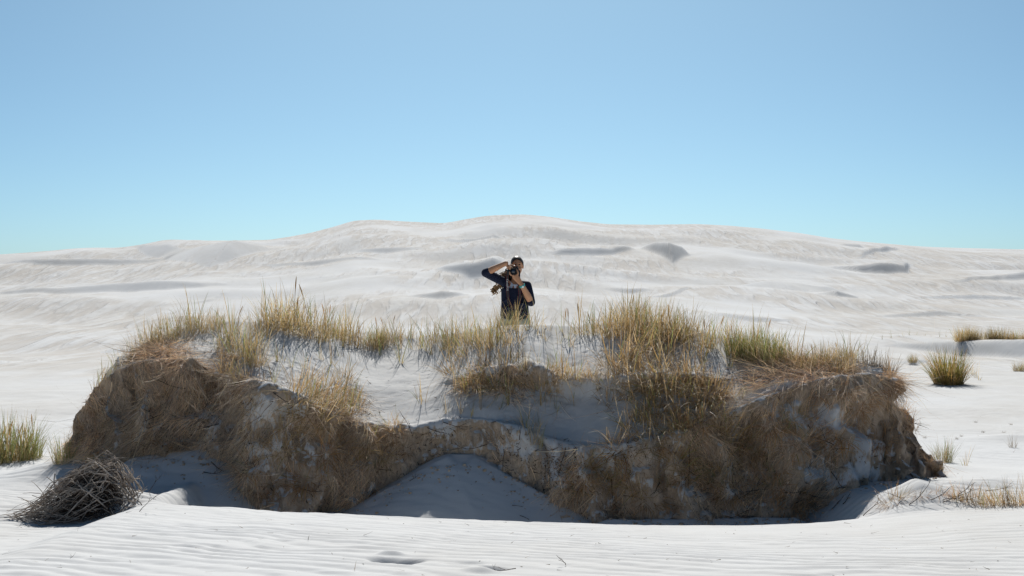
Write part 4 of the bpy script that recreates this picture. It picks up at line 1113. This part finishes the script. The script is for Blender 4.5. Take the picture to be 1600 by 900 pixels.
    for sh, el, wr, t in ((shR, elR, wrR, .13), (shL, elL, wrL, .02)):
        capsule(V, Fq, [chest+Vector(((sh.x-chest.x)*0.55, 0, 0.045)), sh], [0.066, 0.054])
        capsule(V, Fq, [sh, sh.lerp(el, .5), el], [0.055, 0.057, 0.054]); capsule(V, Fq, [el, el.lerp(wr, t)], [0.055, 0.050])
        rr = random.Random(3)
        for k in range(4):
            q = sh.lerp(el, .35+.18*k); d = (el-sh).normalized(); a_ = d.orthogonal().normalized(); ring = []
            for i in range(9):
                g = rr.uniform(0, 6)+i*0.45; ring.append(q+(Matrix.Rotation(i*0.45, 3, d) @ a_)*0.058+d*(0.012*math.sin(i*0.9+k)))
            capsule(V, Fq, ring, [0.008]*9, 6)
    for k in range(5):       # folds at the waist
        zz = pel.z+0.06+0.05*k; x_ = pel.x+(-1)**k*0.09
        capsule(V, Fq, [Vector((x_-.07, -0.075, zz)), Vector((x_, -0.088, zz+0.025)), Vector((x_+.07, -0.070, zz+0.01))], [0.012, 0.022, 0.012], 8)
    remeshed('sweater', V, Fq, M_NAVY, 0.0075, root, 3)
    # --- trousers
    V, Fq = [], []
    capsule(V, Fq, [pel+Vector((0, 0, 0.05)), pel+Vector((0, 0, -0.06))], [(0.148, 0.108), (0.160, 0.118)], 24, (1, 0, 0))
    for hp, kn, ft in ((hipR, knR, ftR), (hipL, knL, ftL)):
        capsule(V, Fq, [hp, kn, kn.lerp(ft, .5), ft+Vector((0, 0, 0.05))], [0.100, 0.072, 0.068, 0.062])
    remeshed('trousers', V, Fq, M_TROUSER, 0.009, root, 3)
    for ft in (ftR, ftL):
        V, Fq = [], []
        capsule(V, Fq, [ft+Vector((0, 0.04, -0.022)), ft+Vector((0, -0.06, -0.026)), ft+Vector((0, -0.15, -0.036))], [(0.042, 0.042), (0.046, 0.038), (0.040, 0.026)], 14, (1, 0, 0))
        simple('shoe', V, Fq, M_SHOE, root)
    # --- shirt collar: two flaps and a band
    for s in (-1, 1):
        c = neck0
        P = [c+Vector((s*0.066, 0.035, 0.052)), c+Vector((s*0.070, -0.030, 0.045)), c+Vector((s*0.022, -0.098, -0.006)), c+Vector((s*0.052, -0.112, -0.070)), c+Vector((s*0.108, -0.070, -0.005)), c+Vector((s*0.105, 0.03, 0.012))]
        top_ = [p.copy() for p in P]; bot = [p+Vector((0, 0.006, -0.006)) for p in P]
        V = top_+bot; n = 6
        Fq = [tuple(range(6)), tuple(reversed(range(6, 12)))]+[(i, (i+1) % 6, 6+(i+1) % 6, 6+i) for i in range(6)]
        simple('collar', V, Fq, M_SHIRT, root, False)
    V = [neck0+Vector((-0.024, -0.100, -0.005)), neck0+Vector((0.024, -0.100, -0.005)), neck0+Vector((0.008, -0.110, -0.055)), neck0+Vector((-0.008, -0.110, -0.055))]
    V += [v+Vector((0, 0.008, 0)) for v in V]
    simple('shirt_front', V, [(0, 1, 2, 3), (7, 6, 5, 4), (0, 4, 5, 1), (1, 5, 6, 2), (2, 6, 7, 3), (3, 7, 4, 0)], M_SHIRT, root, False)
    # --- hair: scalp cap and loose curls blown to her right
    r = random.Random(21)
    V, Fq = [], []
    nu, nv = 26, 12
    for j in range(nv+1):
        for i in range(nu):
            ph = 2*math.pi*i/nu; front = max(0, -math.sin(ph))
            th = (math.pi*0.62-(math.pi*0.33)*front**1.2)*j/nv+0.02
            p = Vector((0.083*math.sin(th)*math.cos(ph), 0.106*math.sin(th)*math.sin(ph), 0.104*math.cos(th)))*(1+0.02*math.sin(ph*9+j))
            V.append(head+Vector((0, 0.014, 0.022))+tilt @ p)
    for j in range(nv):
        for i in range(nu): Fq.append((j*nu+i, j*nu+(i+1) % nu, (j+1)*nu+(i+1) % nu, (j+1)*nu+i))
    cap = simple('hair', V, Fq, M_HAIR, root)
    sol = cap.modifiers.new('thick', 'SOLIDIFY'); sol.thickness = 0.008; sol.offset = -1
    def lock(start, end, rad, curls, amp, mat, nm='curl'):
        pts, rr = [], []; n = 26; ph = r.uniform(0, 6)
        for i in range(n):
            t = i/(n-1); p = start.lerp(end, t)+Vector((-0.02*math.sin(t*3), 0.03*math.sin(t*3.1), 0))
            e = amp*min(1, t*3)
            p += Vector((math.cos(ph+t*curls*6.28)*e, math.sin(ph+t*curls*6.28)*e, 0)); pts.append(p); rr.append(rad*(0.7+0.5*math.sin(t*3.1))*(1-0.6*max(0, t-.8)/.2))
        V, Fq = tube(pts, rr, 6); simple(nm, V, Fq, mat, cap)
    for k in range(34):
        a = r.random()
        st = head+Vector((-0.070+0.02*r.random(), 0.03+0.06*r.random(), 0.02-0.09*r.random()))
        en = Vector((X(r.uniform(772, 792)), 0.08+0.06*r.random(), Z(r.uniform(432, 460))))
        lock(st, en, r.uniform(0.005, 0.010), r.uniform(2.5, 5), r.uniform(0.008, 0.018), M_CURL if k % 3 else M_HAIR)
    for k in range(22):
        st = head+Vector((-0.060+0.11*r.random(), 0.07+0.03*r.random(), 0.0-0.05*r.random()))
        en = Vector((X(r.uniform(786, 802)), 0.12+0.03*r.random(), Z(r.uniform(436, 462))))
        lock(st, en, r.uniform(0.007, 0.012), r.uniform(2, 4), r.uniform(0.008, 0.014), M_HAIR)
    for k in range(12):
        st = head+Vector((-0.074, -0.01+0.04*r.random(), 0.01-0.05*r.random()))
        en = Vector((X(r.uniform(788, 796)), 0.0+0.05*r.random(), Z(r.uniform(432, 440))))
        lock(st, en, r.uniform(0.006, 0.010), r.uniform(2, 4), 0.010, M_HAIR if k % 3 else M_CURL)
    for k in range(9):
        st = Vector((X(r.uniform(774, 780)), 0.10+0.03*r.random(), Z(r.uniform(440, 448))))
        en = Vector((X(r.uniform(768, 777)), 0.10+0.04*r.random(), Z(r.uniform(455, 463))))
        lock(st, en, r.uniform(0.006, 0.010), r.uniform(1.5, 3), 0.014, M_CURL)
    # --- wristwatch
    d = (elL-wrL).normalized(); wc = wrL+d*0.022
    V, Fq = [], []
    a = Vector((0, -1, 0)); a = (a-d*a.dot(d)).normalized(); b = d.cross(a)
    ring = [(wc+(a*math.cos(g)+b*math.sin(g))*0.0325) for g in np.linspace(0, 2*math.pi, 25)]
    capsule(V, Fq, ring, [(0.012, 0.004)]*25, 8, tuple(d))
    w = simple('wristwatch', V, Fq, M_TURQ, root)
    rot = Matrix((b, d, a)).transposed()
    V, Fq = [], []; ellipsoid(V, Fq, wc+a*0.036, (0.020, 0.020, 0.008), rot, 18, 8); simple('watch_case', V, Fq, M_TURQ, w)
    V, Fq = [], []; ellipsoid(V, Fq, wc+a*0.0415, (0.0145, 0.0145, 0.0045), rot, 18, 8); simple('watch_dial', V, Fq, M_WHITE, w)

    # --- the camera she holds (a thing of its own)
    cr = empty('camera', (x0+camc.x, D+camc.y, feet+camc.z))
    tag(cr, 'black camera with round lens held up before the photographer\'s face', 'camera')
    V, Fq = [], []; box(V, Fq, (0, 0.012, 0), (0.135, 0.048, 0.092), 0.008); box(V, Fq, (-0.054, -0.018, -0.004), (0.030, 0.034, 0.084), 0.010); simple('camera_body', V, Fq, M_BLACK, cr)
    V, Fq = [], []
    P = [(-0.034, .036, .04), (0.034, .036, .04), (0.034, -0.022, .04), (-0.034, -0.022, .04), (-0.020, .030, .076), (0.020, .030, .076), (0.018, -0.026, .070), (-0.018, -0.026, .070)]
    simple('viewfinder_hump', [Vector(p) for p in P], [(3, 2, 1, 0), (4, 5, 6, 7), (0, 1, 5, 4), (1, 2, 6, 5), (2, 3, 7, 6), (3, 0, 4, 7)], M_BLACK, cr, False)
    def ringed(prof, n=28):
        V, Fq = [], []
        for (rad, y) in prof:
            for i in range(n): g = 2*math.pi*i/n; V.append(Vector((rad*math.cos(g), y, rad*math.sin(g)-0.004)))
        for j in range(len(prof)-1):
            for i in range(n): Fq.append((j*n+i, j*n+(i+1) % n, (j+1)*n+(i+1) % n, (j+1)*n+i))
        return V, Fq
    V, Fq = ringed([(0.034, -0.010), (0.036, -0.014), (0.036, -0.040), (0.038, -0.043), (0.038, -0.075), (0.040, -0.078), (0.040, -0.100), (0.037, -0.103), (0.034, -0.100), (0.030, -0.088), (0.001, -0.080)])
    ln = simple('lens', V, Fq, M_RUBBER, cr)
    V, Fq = ringed([(0.029, -0.0885), (0.024, -0.0935), (0.014, -0.097), (0.001, -0.098)]); simple('front_glass', V, Fq, M_GLASS, ln)
    V, Fq = ringed([(0.0385, -0.084), (0.0407, -0.0845), (0.0407, -0.087), (0.0385, -0.0875)]); simple('lens_ring', V, Fq, M_WHITE if False else M_BLACK, ln)
    V, Fq = [], []; capsule(V, Fq, [(-0.048, -0.012, 0.044), (-0.048, -0.012, 0.052)], [0.008, 0.008], 10); simple('shutter_button', V, Fq, M_RUBBER, cr)
    V, Fq = [], []; capsule(V, Fq, [(0.046, 0.012, 0.044), (0.046, 0.012, 0.054)], [0.014, 0.013], 14); simple('mode_dial', V, Fq, M_RUBBER, cr)
    # neck strap hanging in a loop
    loc_ = lambda px, y, py: Vector((X(px), y, Z(py)))-camc
    path = [Vector((-0.070, 0.01, 0.020)), loc_(793.2, -0.17, 424), loc_(792.6, -0.165, 434), loc_(792.8, -0.16, 446), loc_(793.2, -0.15, 458), loc_(794, -0.145, 468), loc_(797, -0.145, 477), loc_(803, -0.145, 481),
            loc_(809, -0.145, 478), loc_(812, -0.145, 468), loc_(812.5, -0.15, 456), loc_(810, -0.16, 448), Vector((0.074, 0.0, -0.03)), Vector((0.070, 0.012, 0.018))]
    # smooth resample
    A = np.array([tuple(p) for p in path]); tt = np.linspace(0, len(A)-1, 70); B = np.stack([gsmooth(np.interp(tt, np.arange(len(A)), A[:, k]), 2.0) for k in range(3)], -1)
    def strap(name, half, off, mat, par, shift=0.0, rng_=(0, 70)):
        V, Fq = [], []; Bn = B[rng_[0]:rng_[1]]
        for i in range(len(Bn)):
            t = Bn[min(i+1, len(Bn)-1)]-Bn[max(i-1, 0)]; t /= np.linalg.norm(t)
            sd = np.cross(t, (0, 1, 0)); sd /= np.linalg.norm(sd)+1e-9; nn = np.cross(sd, t); nn = nn if nn[1] < 0 else -nn
            for a_, b_ in ((-half, off), (half, off), (half, off-0.003), (-half, off-0.003)): V.append(Vector(Bn[i]+sd*(a_+shift)+nn*b_))
        for i in range(len(Bn)-1):
            for k in range(4): Fq.append((i*4+k, i*4+(k+1) % 4, (i+1)*4+(k+1) % 4, (i+1)*4+k))
        Fq += [(3, 2, 1, 0), tuple((len(Bn)-1)*4+k for k in range(4))]
        return simple(name, V, Fq, mat, par, False)
    st = strap('neck_strap', 0.0150, 0.0, M_BLACK, cr)
    for s in (-1, 1): strap('strap_edging', 0.0011, 0.0006, M_RED, st, s*0.0140, (4, 66))
    # white lettering running down the strap
    def letters(txt, px, py, size):
        cu = bpy.data.curves.new('t', 'FONT'); cu.body = txt; cu.size = size; cu.extrude = 0.0006; cu.align_x = 'CENTER'; cu.align_y = 'CENTER'
        t = bpy.data.objects.new('t', cu); COL.objects.link(t); dg = bpy.context.evaluated_depsgraph_get(); dg.update()
        me = bpy.data.meshes.new_from_object(t.evaluated_get(dg)); bpy.data.objects.remove(t)
        o = link('strap_lettering', me, M_WHITE, st)
        p = loc_(px, 0, py); k = int(np.argmin(np.abs(B[:35, 2]-p.z))); q = B[k]
        o.location = (q[0], q[1]-0.004, q[2]); o.rotation_euler = (math.radians(90), math.radians(90), 0)
    letters('Canon', 793, 441, 0.034); letters('EOS', 793, 451.5, 0.030)
person()
